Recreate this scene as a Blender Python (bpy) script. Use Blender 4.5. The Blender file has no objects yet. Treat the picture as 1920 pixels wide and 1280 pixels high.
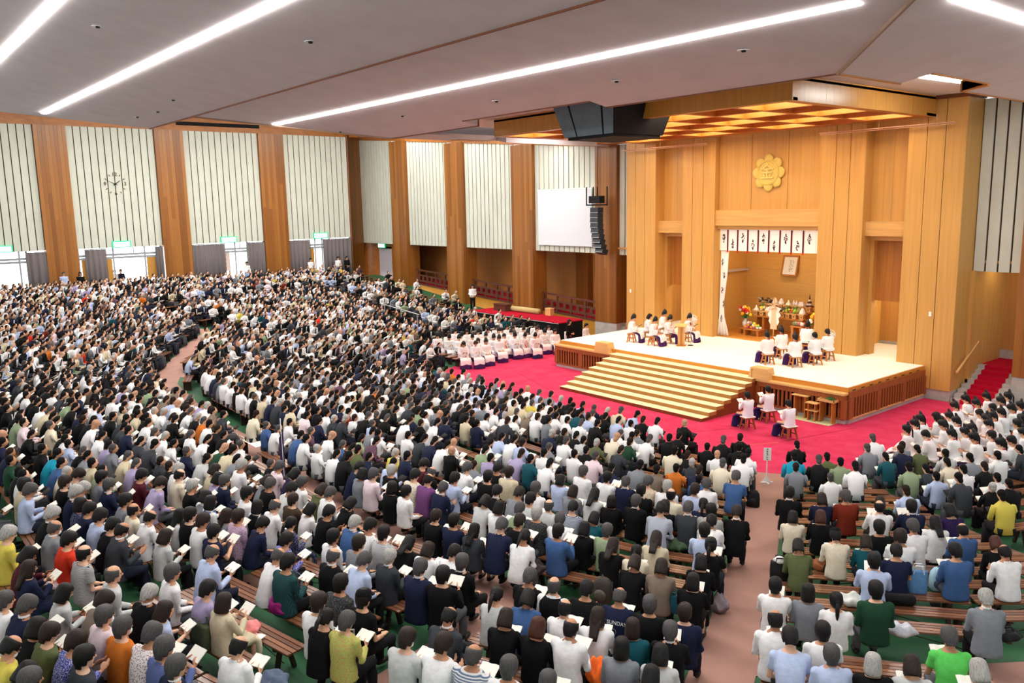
import bpy, bmesh, math, random
import numpy as np
from mathutils import Vector, Matrix, Euler
random.seed(7); rng = np.random.default_rng(7)
S = bpy.context.scene
COL = S.collection
PI = math.pi
def R(d): return math.radians(d)

# ------------------------------------------------------------------ camera
CAMPOS = (21.856, -26.785, 7.8155); YAW, PITCH, ROLL, FPX = .88942, .16374, -.01976, 1541.27
def _basis():
    fw = Vector((-math.sin(YAW)*math.cos(PITCH), math.cos(YAW)*math.cos(PITCH), -math.sin(PITCH)))
    rt = Vector((math.cos(YAW), math.sin(YAW), 0)); up = rt.cross(fw)
    r2 = math.cos(ROLL)*rt + math.sin(ROLL)*up; u2 = -math.sin(ROLL)*rt + math.cos(ROLL)*up
    return fw, r2, u2
FW, RT, UP = _basis()
cam = bpy.data.cameras.new('camera'); camo = bpy.data.objects.new('camera', cam); COL.objects.link(camo)
cam.sensor_width = 36; cam.lens = FPX/1920*36; cam.clip_end = 300
camo.matrix_world = Matrix(((RT.x, UP.x, -FW.x, CAMPOS[0]), (RT.y, UP.y, -FW.y, CAMPOS[1]), (RT.z, UP.z, -FW.z, CAMPOS[2]), (0, 0, 0, 1)))
S.camera = camo
def proj(P):
    d = Vector(P)-Vector(CAMPOS); z = d.dot(FW)
    return 960+FPX*d.dot(RT)/z, 640-FPX*d.dot(UP)/z, z

# ------------------------------------------------------------------ world, exposure
w = bpy.data.worlds.new('world'); S.world = w; w.use_nodes = True
w.node_tree.nodes['Background'].inputs[0].default_value = (1.0, .985, .96, 1)
w.node_tree.nodes['Background'].inputs[1].default_value = 0.8
S.view_settings.view_transform = 'Standard'; S.view_settings.look = 'None'
S.view_settings.gamma = 1; S.view_settings.use_curve_mapping = False
S.view_settings.exposure = 0.26
STRIP_E, COFFER_E, DOOR_E = 56.0, 9.0, 9.0     # lamp strengths, and the court wall's glow for daylight

# ------------------------------------------------------------------ materials
def lin(c): return tuple(((v/255)/12.92 if v/255 <= .04045 else ((v/255+.055)/1.055)**2.4) for v in c)
_M = {}
def mat(name, rgb, rough=.6, spec=.3, var=.0, scale=8., bump=0., bscale=60., stretch=None, rgb2=None, emit=0, sheen=0):
    """procedural principled material; rgb in sRGB 0-255; var = noise colour variation; stretch = noise coordinate scale (grain)"""
    if name in _M: return _M[name]
    m = bpy.data.materials.new(name); m.use_nodes = True; nt = m.node_tree; b = nt.nodes['Principled BSDF']
    c = lin(rgb); b.inputs['Base Color'].default_value = (*c, 1)
    b.inputs['Roughness'].default_value = rough; b.inputs['Specular IOR Level'].default_value = spec
    if emit:
        b.inputs['Emission Color'].default_value = (*c, 1); b.inputs['Emission Strength'].default_value = emit
    if var or rgb2 or bump:
        tc = nt.nodes.new('ShaderNodeTexCoord'); mp = nt.nodes.new('ShaderNodeMapping')
        nt.links.new(tc.outputs['Object'], mp.inputs[0])
        if stretch: mp.inputs['Scale'].default_value = stretch
    if var or rgb2:
        n = nt.nodes.new('ShaderNodeTexNoise'); n.inputs['Scale'].default_value = scale; n.inputs['Detail'].default_value = 4
        nt.links.new(mp.outputs[0], n.inputs['Vector'])
        r = nt.nodes.new('ShaderNodeValToRGB')
        c2 = lin(rgb2) if rgb2 else tuple(v*(1-var) for v in c); c1 = c if rgb2 else tuple(min(1, v*(1+var*.6)) for v in c)
        r.color_ramp.elements[0].position = .32; r.color_ramp.elements[1].position = .68
        r.color_ramp.elements[0].color = (*c2, 1); r.color_ramp.elements[1].color = (*c1, 1)
        nt.links.new(n.outputs[0], r.inputs[0]); nt.links.new(r.outputs[0], b.inputs['Base Color'])
    if bump:
        n2 = nt.nodes.new('ShaderNodeTexNoise'); n2.inputs['Scale'].default_value = bscale; n2.inputs['Detail'].default_value = 3
        nt.links.new(mp.outputs[0], n2.inputs['Vector'])
        bp = nt.nodes.new('ShaderNodeBump'); bp.inputs['Strength'].default_value = bump; bp.inputs['Distance'].default_value = .02
        nt.links.new(n2.outputs[0], bp.inputs['Height']); nt.links.new(bp.outputs[0], b.inputs['Normal'])
    _M[name] = m; return m
def pattern_mat(name, kind, a, b_, scale):
    """flat prints: stripes (S), checks (P), scattered blots (F)"""
    if name in _M: return _M[name]
    m = bpy.data.materials.new(name); m.use_nodes = True; nt = m.node_tree; bs = nt.nodes['Principled BSDF']; bs.inputs['Roughness'].default_value = .8
    bs.inputs['Specular IOR Level'].default_value = .15
    tc = nt.nodes.new('ShaderNodeTexCoord'); mix = nt.nodes.new('ShaderNodeMix'); mix.data_type = 'RGBA'
    mix.inputs['A'].default_value = (*lin(a), 1); mix.inputs['B'].default_value = (*lin(b_), 1)
    def wave(axis):
        wv = nt.nodes.new('ShaderNodeTexWave'); wv.bands_direction = axis; wv.inputs['Scale'].default_value = scale
        nt.links.new(tc.outputs['Object'], wv.inputs[0])
        g = nt.nodes.new('ShaderNodeMath'); g.operation = 'GREATER_THAN'; g.inputs[1].default_value = .55; nt.links.new(wv.outputs['Fac'], g.inputs[0]); return g
    if kind == 'S': f = wave('Z')
    elif kind == 'P':
        f1, f2 = wave('Z'), wave('X'); f = nt.nodes.new('ShaderNodeMath'); f.operation = 'MULTIPLY_ADD'; f.inputs[2].default_value = 0
        ad = nt.nodes.new('ShaderNodeMath'); ad.operation = 'ADD'; nt.links.new(f1.outputs[0], ad.inputs[0]); nt.links.new(f2.outputs[0], ad.inputs[1])
        nt.links.new(ad.outputs[0], f.inputs[0]); f.inputs[1].default_value = .5
    else:
        v = nt.nodes.new('ShaderNodeTexVoronoi'); v.inputs['Scale'].default_value = scale*2.2; nt.links.new(tc.outputs['Object'], v.inputs['Vector'])
        f = nt.nodes.new('ShaderNodeMath'); f.operation = 'LESS_THAN'; f.inputs[1].default_value = .36; nt.links.new(v.outputs['Distance'], f.inputs[0])
    nt.links.new(f.outputs[0], mix.inputs['Factor']); nt.links.new(mix.outputs['Result'], bs.inputs['Base Color'])
    _M[name] = m; return m
VG = (3.2, 3.2, .12)          # vertical grain
HG = (.15, 3.2, 3.2)          # grain along x
M_altar = mat('honey_wood_vertical', (200, 152, 82), .42, .35, .1, 3., stretch=VG)
M_altar2 = mat('honey_wood_horizontal', (206, 158, 92), .42, .35, .14, 3., stretch=HG)
M_niche = mat('niche_wood', (226, 176, 96), .45, .35, .08, 3., stretch=(.3, 3.2, 6))
M_groove = mat('groove_brown', (70, 34, 16), .9, .1)
M_pillar = [mat('pillar_wood_%d' % i, c, .33, .45, .22, 3., stretch=VG) for i, c in enumerate([(142, 88, 34), (154, 98, 40), (132, 80, 30), (160, 104, 46)])]
M_band = mat('band_wood', (166, 102, 40), .4, .4, .2, 3., stretch=(.6, .6, 2.5))
M_passage = mat('passage_wood', (190, 138, 76), .5, .3, .12, 3., stretch=VG)
M_rampwood = mat('ramp_wood', (190, 132, 44), .5, .3, .12, 3., stretch=HG)
M_railwood = mat('rail_brown', (92, 54, 40), .5, .3, .15, 5.)
M_panel = mat('acoustic_panel_white', (203, 206, 192), .85, .1, .05, 2.5, bump=.12, bscale=45, stretch=(1, 1, .4))
M_gap = mat('panel_gap', (66, 52, 38), .9, .1)
M_ceil = mat('ceiling_grey', (204, 195, 198), .9, .1, .05, 1.2, bump=.08, bscale=30)
M_ceil2 = mat('ceiling_inner', (206, 196, 190), .9, .1)
M_dark = mat('upper_dark', (34, 30, 28), .95, .05)
M_trim = mat('ceiling_trim', (112, 62, 36), .6, .3)
M_steel = mat('brushed_steel', (190, 190, 192), .3, .6)
M_white = mat('white_paint', (235, 235, 232), .6, .3)
M_black = mat('black_matte', (18, 18, 20), .7, .2)
M_blackg = mat('black_gloss', (24, 26, 30), .35, .5)
M_conc = mat('plinth_concrete', (176, 170, 166), .85, .2, .12, 4.)
M_red = mat('red_carpet', (204, 62, 98), .95, .1, .0, 1.6, rgb2=(190, 44, 80), bump=.15, bscale=120)
M_redstair = mat('red_stair_carpet', (176, 14, 44), .95, .1, .12, 6.)
M_green = mat('green_floor', (46, 96, 62), .6, .3, .14, 1.5)
M_pink = mat('pink_aisle_floor', (166, 126, 114), .75, .2, .12, 1.2)
M_dais = mat('dais_cream_mat', (242, 236, 228), .85, .15, .03, 2.)
M_tread = mat('stair_tatami', (232, 216, 176), .8, .15, .04, 20., stretch=(.3, 8, 8))
M_riser = mat('stair_riser_wood', (172, 122, 60), .45, .35, .14, 4., stretch=HG)
M_oak = mat('light_oak', (222, 176, 112), .5, .3, .1, 4., stretch=HG)
M_stool = mat('stool_wood', (186, 118, 52), .5, .35, .15, 6.)
M_dstool = mat('dark_stool_wood', (146, 78, 34), .5, .35, .15, 6.)
M_slat = [mat('bench_slat_%d' % i, c, .25, .55, .2, 4., stretch=HG) for i, c in enumerate([(122, 78, 54), (136, 90, 62), (108, 68, 48)])]
M_bleg = mat('bench_leg', (52, 34, 28), .6, .3)
M_bal = mat('balustrade_wood', (150, 84, 40), .5, .35, .18, 4., stretch=VG)
M_curtain = mat('grey_curtain', (112, 104, 104), .9, .1, .12, 10., stretch=(6, 6, .2))
M_emit_white = mat('strip_lamp', (255, 252, 246), .5, 0, emit=STRIP_E)
M_emit_warm = mat('coffer_lamp', (255, 240, 206), .5, 0, emit=COFFER_E)
M_emit_day = mat('daylight_glass', (250, 250, 255), .5, 0, emit=DOOR_E)
M_gold = mat('emblem_gold', (214, 190, 100), .5, .4, .06, 10.)
M_paper = mat('paper', (242, 240, 230), .8, .2)

# ------------------------------------------------------------------ mesh helpers
class MB:
    def __init__(s): s.v = []; s.f = []; s.mi = []; s.cur = 0
    def add(s, vs, fs):
        o = len(s.v); s.v += [tuple(v) for v in vs]; s.f += [tuple(i+o for i in f) for f in fs]; s.mi += [s.cur]*len(fs); return s
    def box(s, a, b):
        (x0, y0, z0), (x1, y1, z1) = a, b
        return s.add([(x0, y0, z0), (x1, y0, z0), (x1, y1, z0), (x0, y1, z0), (x0, y0, z1), (x1, y0, z1), (x1, y1, z1), (x0, y1, z1)],
                     [(0, 3, 2, 1), (4, 5, 6, 7), (0, 1, 5, 4), (1, 2, 6, 5), (2, 3, 7, 6), (3, 0, 4, 7)])
    def cbox(s, c, d, rz=0, tilt=None):
        m = Matrix.Rotation(rz, 3, 'Z')
        if tilt is not None: m = m @ Matrix.Rotation(tilt, 3, 'X')
        vs = [m @ Vector((sx*d[0]/2, sy*d[1]/2, sz*d[2]/2)) + Vector(c) for sz in (-1, 1) for sx, sy in ((-1, -1), (1, -1), (1, 1), (-1, 1))]
        return s.add(vs, [(0, 3, 2, 1), (4, 5, 6, 7), (0, 1, 5, 4), (1, 2, 6, 5), (2, 3, 7, 6), (3, 0, 4, 7)])
    def prism(s, poly, d):
        """extrude a planar 3-D polygon along vector d"""
        n = len(poly); d = Vector(d); a = [Vector(p) for p in poly]; b = [p+d for p in a]
        return s.add(a+b, [tuple(range(n-1, -1, -1)), tuple(range(n, 2*n))]+[(i, (i+1) % n, n+(i+1) % n, n+i) for i in range(n)])
    def rings(s, rings, cap=True):
        n = len(rings[0]); vs = [p for r in rings for p in r]; fs = []
        for k in range(len(rings)-1):
            for i in range(n): fs.append((k*n+i, k*n+(i+1) % n, (k+1)*n+(i+1) % n, (k+1)*n+i))
        if cap: fs += [tuple(range(n-1, -1, -1)), tuple(range((len(rings)-1)*n, len(rings)*n))]
        return s.add(vs, fs)
    def lathe(s, prof, c=(0, 0, 0), n=16):
        return s.rings([[(c[0]+r*math.cos(2*PI*i/n), c[1]+r*math.sin(2*PI*i/n), c[2]+z) for i in range(n)] for r, z in prof])
    def tube(s, pts, rad, n=8, flat=1.0):
        pts = [Vector(p) for p in pts]; rad = rad if hasattr(rad, '__len__') else [rad]*len(pts); rs = []
        for k, p in enumerate(pts):
            t = (pts[min(k+1, len(pts)-1)]-pts[max(k-1, 0)]).normalized()
            a = t.cross(Vector((0, 0, 1)) if abs(t.z) < .9 else Vector((1, 0, 0))).normalized(); b = t.cross(a)
            rs.append([p+(a*math.cos(2*PI*i/n)+b*math.sin(2*PI*i/n)*flat)*rad[k] for i in range(n)])
        return s.rings(rs)
    def ell(s, c, r, nu=10, nv=7, m=None):
        c = Vector(c); rs = []
        for j in range(1, nv):
            t = PI*j/nv; rs.append([Vector((r[0]*math.sin(t)*math.cos(2*PI*i/nu), r[1]*math.sin(t)*math.sin(2*PI*i/nu), -r[2]*math.cos(t))) for i in range(nu)])
        rs = [[(m @ p if m else p)+c for p in q] for q in rs]; o = len(s.v)
        s.rings(rs, False); n = nu; b = Vector((0, 0, -r[2])); t = Vector((0, 0, r[2]))
        b, t = ((m @ b if m else b)+c), ((m @ t if m else t)+c); L = (nv-2)*n
        s.v += [tuple(b), tuple(t)]; bi, ti = len(s.v)-2, len(s.v)-1
        s.f += [(o+(i+1) % n, o+i, bi) for i in range(n)]+[(o+L+i, o+L+(i+1) % n, ti) for i in range(n)]; s.mi += [s.cur]*(2*n); return s
    def mesh(s, name, mats=None, smooth=False):
        me = bpy.data.meshes.new(name); me.from_pydata(s.v, [], s.f)
        for m in (mats if isinstance(mats, (list, tuple)) else [mats]): me.materials.append(m)
        if any(s.mi): me.polygons.foreach_set('material_index', s.mi)
        if smooth: me.polygons.foreach_set('use_smooth', [True]*len(me.polygons))
        me.update(); return me
    def build(s, name, mats, parent=None, smooth=False, loc=None, rz=0):
        return obj(name, s.mesh(name, mats, smooth), parent, loc, rz)
def obj(name, me, parent=None, loc=None, rz=0):
    o = bpy.data.objects.new(name, me); COL.objects.link(o)
    if parent: o.parent = parent
    if loc: o.location = loc
    if rz: o.rotation_euler = (0, 0, rz)
    return o
def empty(name, loc=(0, 0, 0), rz=0):
    o = obj(name, None, None, loc, rz); o.empty_display_size = .2; return o
def tag(o, label, cat, group=None):
    o['label'] = label; o['category'] = cat
    if group: o['group'] = group
    return o
def struct(o): o['kind'] = 'structure'; return o
def copy_tree(o, parent=None):
    c = o.copy(); COL.objects.link(c); c.parent = parent
    for ch in o.children: copy_tree(ch, c)
    return c
def B(name, a, b, m, parent=None): return MB().box(a, b).build(name, m, parent)
_unit = {}
def ubox(name, c, d, m, parent=None, rz=0):
    """a box object sharing one unit-cube mesh per material (cheap repeated pieces)"""
    if m.name not in _unit: _unit[m.name] = MB().box((-.5, -.5, -.5), (.5, .5, .5)).mesh('unit_'+m.name, m)
    o = obj(name, _unit[m.name], parent, c, rz); o.scale = d; return o
def text_mesh(txt, size, m, name, extrude=.004):
    cu = bpy.data.curves.new(name, 'FONT'); cu.body = txt; cu.size = size; cu.extrude = extrude; cu.align_x = 'CENTER'; cu.align_y = 'CENTER'
    t = bpy.data.objects.new(name, cu); COL.objects.link(t)
    dg = bpy.context.evaluated_depsgraph_get(); me = bpy.data.meshes.new_from_object(t.evaluated_get(dg)); bpy.data.objects.remove(t)
    me.materials.clear(); me.materials.append(m); return me

# floor: rows run round the stage; height rises with the distance rho from the stage
def rho(X, Y):
    ax = abs(X)
    if Y > -2: return max(ax-6, 0)
    if ax < 6: return -2-Y
    return math.hypot(ax-6, Y+2)
def zf(X, Y):
    t = max(0, min(rho(X, Y), 30.5)-5.5); return .066*t+.0013*t*t
def facing(X, Y):
    """heading (rotation about z of a figure that looks along +y) towards the stage"""
    ax = abs(X); s = 1 if X >= 0 else -1
    if Y > -2: gx, gy = s, 0
    elif ax < 6: gx, gy = 0, -1
    else: gx, gy = s*(ax-6), Y+2
    return math.atan2(gx, -gy)
# ================================================================== STRUCTURE
# ---- raked floor
xs = np.arange(-37.5, 26.01, .5); ys = np.arange(-31, 7.01, .5)
mb = MB(); nx, ny = len(xs), len(ys)
mb.v = [(float(x), float(y), zf(x, y)-.004) for y in ys for x in xs]
mb.f = [(j*nx+i, j*nx+i+1, (j+1)*nx+i+1, (j+1)*nx+i) for j in range(ny-1) for i in range(nx-1)]; mb.mi = [0]*len(mb.f)
floor = struct(mb.build('floor', M_green, smooth=True))
def strip(name, pts, wid, m, parent, lift=.008):
    """a band of floor covering draped along a plan polyline"""
    P = [Vector((p[0], p[1])) for p in pts]; Q = []
    for a, b in zip(P[:-1], P[1:]):
        n = max(1, int((b-a).length/.4)); Q += [a.lerp(b, k/n) for k in range(n)]
    Q.append(P[-1]); vs = []; fs = []; K = 4
    for k, q in enumerate(Q):
        t = (Q[min(k+1, len(Q)-1)]-Q[max(k-1, 0)]).normalized(); nrm = Vector((-t.y, t.x))
        for j in range(K+1):
            r = q+nrm*wid*(j/K-.5); vs.append((r.x, r.y, zf(r.x, r.y)+lift))
    for k in range(len(Q)-1):
        for j in range(K): fs.append((k*(K+1)+j, (k+1)*(K+1)+j, (k+1)*(K+1)+j+1, k*(K+1)+j+1))
    return MB().add(vs, fs).build(name, m, parent)
AISLES = [([(8.6, -6.2), (9.0, -6.9), (11.3, -10.9), (13.4, -14.4), (14.5, -16.3), (16.6, -20.2), (18.2, -23)], .92),
          ([(-24, -11), (-20, -13.6), (-14.7, -16.3), (-12.7, -17.1), (-8.5, -17.6), (-3.9, -17.9), (1.3, -17.8), (6.2, -18.2), (10.2, -18.2), (11.1, -18.4), (14.6, -17.4), (16.2, -16.0), (17.1, -15.4), (17.9, -14.4), (20.2, -11)], .95),
          ([(11.3, -18.5), (12.0, -19.8), (12.7, -21.6), (13.6, -24)], .8),
          ([(10.8, -5.8), (11.7, -6.3), (13.6, -7.4), (15.5, -8.6), (18.5, -10.4)], .7),
          ([(7.8, -18.4), (7.9, -20.7), (8.2, -23.5), (8.6, -27)], .7),
          ([(-8.6, -6.2), (-11.3, -10.9), (-14.5, -16.3)], .9), ([(-10.8, -5.8), (-19, -9.5), (-28, -13.5)], .9),
          ([(-12.2, -1.5), (-20, -1.0), (-30, -.5)], .9), ([(0, -18.3), (0, -27)], .8), ([(-28, -13), (-30.5, -6), (-31, 4)], 1.0)]
for pts, wd in AISLES: strip('aisle', pts, wd, M_pink, floor)
def in_aisle(x, y, pad=.28):
    for pts, wd in AISLES:
        for (ax, ay), (bx, by) in zip(pts[:-1], pts[1:]):
            dx, dy = bx-ax, by-ay; t = max(0, min(1, ((x-ax)*dx+(y-ay)*dy)/(dx*dx+dy*dy)))
            if math.hypot(x-ax-t*dx, y-ay-t*dy) < wd/2+pad: return True
    return False
# red carpet in front of the dais
pts = [(-11.35, 5.7)]+[(-6-5.35*math.cos(a), -2-5.35*math.sin(a)) for a in np.linspace(0, PI/2, 14)]+[(6+5.35*math.sin(a), -2-5.35*math.cos(a)) for a in np.linspace(0, PI/2, 14)]+[(11.35, 5.7)]
carpet = tag(MB().prism([(x, y, 0.0) for x, y in pts], (0, 0, .012)).build('red_carpet', M_red), 'crimson pile carpet laid round the cream dais', 'carpet')
M_seam = mat('carpet_seam', (140, 10, 36), .95, .1); M_tape = mat('tan_edge_tape', (206, 140, 96), .8, .2)
MB().prism([(6.68, -4.62, .013), (7.13, -3.71, .013), (7.15, -3.72, .013), (6.7, -4.63, .013)], (0, 0, .003)).build('edge_tape', M_tape, carpet)
MB().prism([(7.13, -3.71, .013), (7.95, -.2, .013), (7.97, -.2, .013), (7.15, -3.71, .013)], (0, 0, .002)).build('seam', M_seam, carpet)
MB().prism([(3.9, -6.0, .013), (5.1, -3.4, .013), (5.12, -3.4, .013), (3.92, -6.0, .013)], (0, 0, .002)).build('seam', M_seam, carpet)
MB().prism([(-7.6, -2.6, .013), (-3.7, -4.0, .013), (-3.7, -3.98, .013), (-7.6, -2.58, .013)], (0, 0, .002)).build('seam', M_seam, carpet)

# ---- boarded surfaces
def boards_x(parent, x0, x1, y, z0, z1, edges, m, th=.05, gap=.025, face=-1):
    """vertical boards on a plane y = const, each its own piece with a recessed dark joint"""
    E = [x0]+list(edges)+[x1]
    for a, b in zip(E[:-1], E[1:]):
        MB().box((a+gap/2, y, z0), (b-gap/2, y+th, z1)).build('board', m, parent)
def pillar(parent, c, d, z0, z1, axis='x', n=7, faces='f'):
    """a wide pillar clad in narrow planks of uneven tone"""
    p = MB().box((c[0]-d[0]/2, c[1]-d[1]/2, z0), (c[0]+d[0]/2, c[1]+d[1]/2, z1)).build('pillar', M_pillar[0], parent)
    rnd = random.Random(int(c[0]*31+c[1]*17))
    if axis == 'x':
        W = d[0]/n
        for i in range(n):
            a = c[0]-d[0]/2+i*W; k = rnd.uniform(.3, .7)*(z1-z0)+z0
            for (u, v) in ((z0, k), (k, z1)):
                ubox('board', (a+W/2, c[1]-d[1]/2-.012, (u+v)/2), (W-.006, .024, v-u-.004), rnd.choice(M_pillar), p)
    else:
        W = d[1]/n
        for i in range(n):
            a = c[1]-d[1]/2+i*W; k = rnd.uniform(.3, .7)*(z1-z0)+z0
            for (u, v) in ((z0, k), (k, z1)):
                ubox('board', (c[0]+d[0]/2+.012, a+W/2, (u+v)/2), (.024, W-.006, v-u-.004), rnd.choice(M_pillar), p)
    return p

# ---- altar wall (behind the dais)
YW = 5.74; H = 1.3; ZT = 11.42
wa = struct(empty('wall_altar'))
def pil(x0, x1, ed, z0, back):
    MB().box((x0+.01, YW+.06, z0), (x1-.01, back, ZT)).build('pilaster_core', M_groove, wa)
    boards_x(wa, x0, x1, YW, z0, ZT, ed, M_altar, .07)
    # right-hand returns, facing +x
    MB().box((x1-.03, YW+.005, z0), (x1, back, ZT)).build('return_board', M_altar, wa)
    MB().box((x0, YW+.005, z0), (x0+.03, back, ZT)).build('return_board', M_altar, wa)
pil(-8.4, -6.42, (-7.8, -7.15), .41, 7.14); pil(-4.68, -2.75, (-4.08, -3.45), H, 6.5)
pil(2.65, 4.62, (3.34, 3.97), H, 6.5); pil(6.32, 8.45, (7.02, 7.7), .41, 7.14)
for x0, x1 in ((-8.4, -6.4), (6.3, 8.45)): MB().box((x0, YW+.05, 0), (x1, 7.0, .41)).build('plinth', M_conc, wa)
# centre bay above the niche
for a, b in ((-2.75, -.95), (-.95, .93), (.93, 2.65)): MB().box((a+.012, 6.05, 7.38), (b-.012, 6.12, ZT)).build('board', M_altar, wa)
MB().box((-2.75, 6.11, 7.3), (2.65, 6.2, ZT)).build('bay_backing', M_groove, wa)
MB().box((-2.78, 5.82, 6.68), (2.63, 6.14, 7.41)).build('lintel', M_altar2, wa)
MB().box((-2.75, 6.0, 6.52), (2.65, 6.25, 6.68)).build('rail_board', M_altar2, wa)
# niche behind
MB().box((-3.6, 9.6, H), (3.6, 9.7, 7.0)).build('niche_back', M_niche, wa)
for k in range(9): MB().box((-3.6, 9.585, H+.62*k), (3.6, 9.6, H+.62*k+.612)).build('niche_plank', M_niche, wa)
MB().box((-3.65, 6.2, H), (-3.55, 9.7, 7.0)).build('niche_side', M_niche, wa); MB().box((3.55, 6.2, H), (3.65, 9.7, 7.0)).build('niche_side', M_niche, wa)
MB().box((-3.6, 6.2, 6.9), (3.6, 9.7, 7.0)).build('niche_ceiling', M_niche, wa)
MB().box((-3.6, 6.1, H), (3.6, 9.7, H+.05)).build('niche_floor', mat('niche_floor_wood', (206, 140, 62), .35, .45, .15, 3., stretch=HG), wa)
tag(MB().box((-2.4, 6.55, 6.8), (2.4, 6.95, 6.88)).build('niche_lamp', M_emit_warm), 'hidden warm lamp behind the lintel of the niche', 'lamp')
# side bays with doors
for s, x0, x1 in ((-1, -6.42, -4.68), (1, 4.62, 6.32)):
    xm = (x0+x1)/2
    for a, b in ((x0, xm), (xm, x1)): MB().box((a+.004, 6.4, 6.85), (b-.004, 6.47, ZT)).build('board', M_altar, wa)
    MB().box((x0, 5.98, 6.3), (x1, 6.5, 6.89)).build('lintel', M_altar2, wa)
    for k in range(4): MB().box((x0+(x1-x0)*k/4+.003, 6.82, 3.58), (x0+(x1-x0)*(k+1)/4-.003, 6.9, 6.3)).build('board', mat('door_head_wood', (176, 114, 50), .45, .35, .18, 3., stretch=VG), wa)
    MB().box((x0, 6.5, H), (x0+.16, 6.95, 6.3)).build('door_jamb', M_altar, wa); MB().box((x1-.03, 6.5, H), (x1, 6.95, 6.3)).build('door_jamb', M_altar, wa)
    MB().box((x0, 6.45, 6.1), (x1, 6.95, 6.3)).build('door_head', M_altar2, wa)
    # little room behind the door
    MB().box((x0-1.2, 9.6, H), (x1+1.2, 9.7, 4.4)).build('room_wall', M_passage, wa)
    MB().box((x0-1.3, 6.9, H), (x0-1.2, 9.7, 4.4)).build('room_wall', M_passage, wa)
    MB().box((x0-1.3, 6.9, H-.1), (x1+1.3, 9.7, H)).build('room_floor', M_dais, wa)
    MB().box((x0-1.2, 9.56, H), (x1+1.2, 9.6, H+.14)).build('skirting', M_conc, wa)
    MB().box((x0-1.3, 6.95, 4.3), (x1+1.3, 9.7, 4.4)).build('room_ceiling', M_ceil2, wa)
    lo = tag(MB().box((xm-.8, 7.6, 4.26), (xm+.8, 9.0, 4.3)).build('doorway_lamp', M_emit_warm), 'warm ceiling lamp inside the %s stage doorway' % ('far left' if s < 0 else 'right'), 'lamp')
# curtain in the right doorway, steps in the left one
def wavy(name, p0, p1, z0, z1, amp, folds, m, parent=None, flare=0., th=.012):
    a, b = Vector(p0), Vector(p1); t = (b-a); L = t.length; t.normalize(); nrm = Vector((-t.y, t.x)); N = folds*8; rs = []
    for z, k in ((z0, 1+flare), ((z0+z1)/2, 1), (z1, 1)):
        row = []
        for i in range(N+1):
            q = a+t*L*i/N+nrm*(amp*k*math.sin(2*PI*folds*i/N)+amp*.4*math.sin(5.3*i/N*folds)); row.append((q.x, q.y, z))
        rs.append(row)
    vs = [p for r in rs for p in r]; W = N+1
    fs = [(k*W+i, k*W+i+1, (k+1)*W+i+1, (k+1)*W+i) for k in range(2) for i in range(N)]
    o = MB().add(vs, fs).build(name, m, parent, True); md = o.modifiers.new('thick', 'SOLIDIFY'); md.thickness = th; return o
tag(wavy('door_curtain', (5.2, 8.4), (6.6, 8.0), H, 4.1, .05, 5, mat('cream_curtain', (240, 230, 214), .9, .1)), 'cream pleated curtain hanging in the right stage doorway', 'curtain')
st = empty('back_steps', (-5.9, 7.6, H)); tag(st, 'pale grey steps climbing behind the far left stage doorway', 'steps')
for k in range(4): MB().box((0, .32*k, 0), (1.5, .32*k+.32, .16*(k+1))).build('step', mat('pale_step', (206, 192, 172), .8, .2), st)
# rods under the canopy
M_rod = mat('copper_rod', (214, 170, 140), .3, .5)
for x0, x1, lab in ((-8.54, -3.07, 'left'), (2.55, 8.07, 'right')):
    rd = empty('hanging_rod', (0, 5.3, 0)); tag(rd, 'thin twin hanging rod under the canopy, %s of the emblem' % lab, 'rod')
    MB().tube([(x0+.25, 0, 10.52), (x1+.1, 0, 10.52)], .02).build('bar', M_rod, rd); MB().tube([(x0+.25, .08, 10.47), (x1+.1, .08, 10.47)], .02).build('bar', M_rod, rd)
    for t in (.12, .5, .9): MB().tube([(x0+(x1-x0)*t, .04, 10.47), (x0+(x1-x0)*t, .04, 10.86)], .012).build('hanger', M_rod, rd)

# ---- canopy with coffers over the dais
cn = struct(empty('ceiling_canopy'))
CX, CY0 = 7.32, -3.9
M_fas = mat('fascia_wood', (192, 136, 60), .28, .5, .12, 3., stretch=(2.5, 2.5, .3))
for k in range(8):
    a = -CX+2*CX*k/8; MB().box((a+.003, CY0, 10.8), (a+2*CX/8-.003, CY0+.08, 11.55)).build('fascia_board', M_fas, cn)
for k in range(5):
    a = CY0+(5.7-CY0)*k/5
    MB().box((CX-.08, a+.003, 10.8), (CX, a+(5.7-CY0)/5-.003, 11.55)).build('fascia_board', M_fas, cn)
    MB().box((-CX, a+.003, 10.8), (-CX+.08, a+(5.7-CY0)/5-.003, 11.55)).build('fascia_board', M_fas, cn)
MB().box((-CX, CY0, 11.42), (CX, 5.7, 11.5)).build('canopy_top', M_band, cn)
M_cof = mat('coffer_wood', (178, 104, 40), .4, .4, .12, 3.)
NXC, NYC = 7, 5; X0c, X1c, Y0c, Y1c = -CX+.35, CX-.35, CY0+.3, 4.95
cw, cd = (X1c-X0c)/NXC, (Y1c-Y0c)/NYC
for i in range(NXC+1): MB().box((X0c+cw*i-.1, Y0c, 10.81), (X0c+cw*i+.1, Y1c, 11.2)).build('coffer_beam', M_cof, cn)
for j in range(NYC+1): MB().box((X0c, Y0c+cd*j-.1, 10.812), (X1c, Y0c+cd*j+.1, 11.2)).build('coffer_beam', M_cof, cn)
for a, b, c_, d_ in ((-CX, CX, CY0+.05, Y0c), (-CX, CX, Y1c, 5.7)): MB().box((a, c_, 10.805), (b, d_, 10.9)).build('coffer_border', M_cof, cn)
for a, b in ((-CX+.05, X0c), (X1c, CX-.05)): MB().box((a, CY0+.1, 10.807), (b, 5.7, 10.9)).build('coffer_border', M_cof, cn)
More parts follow.
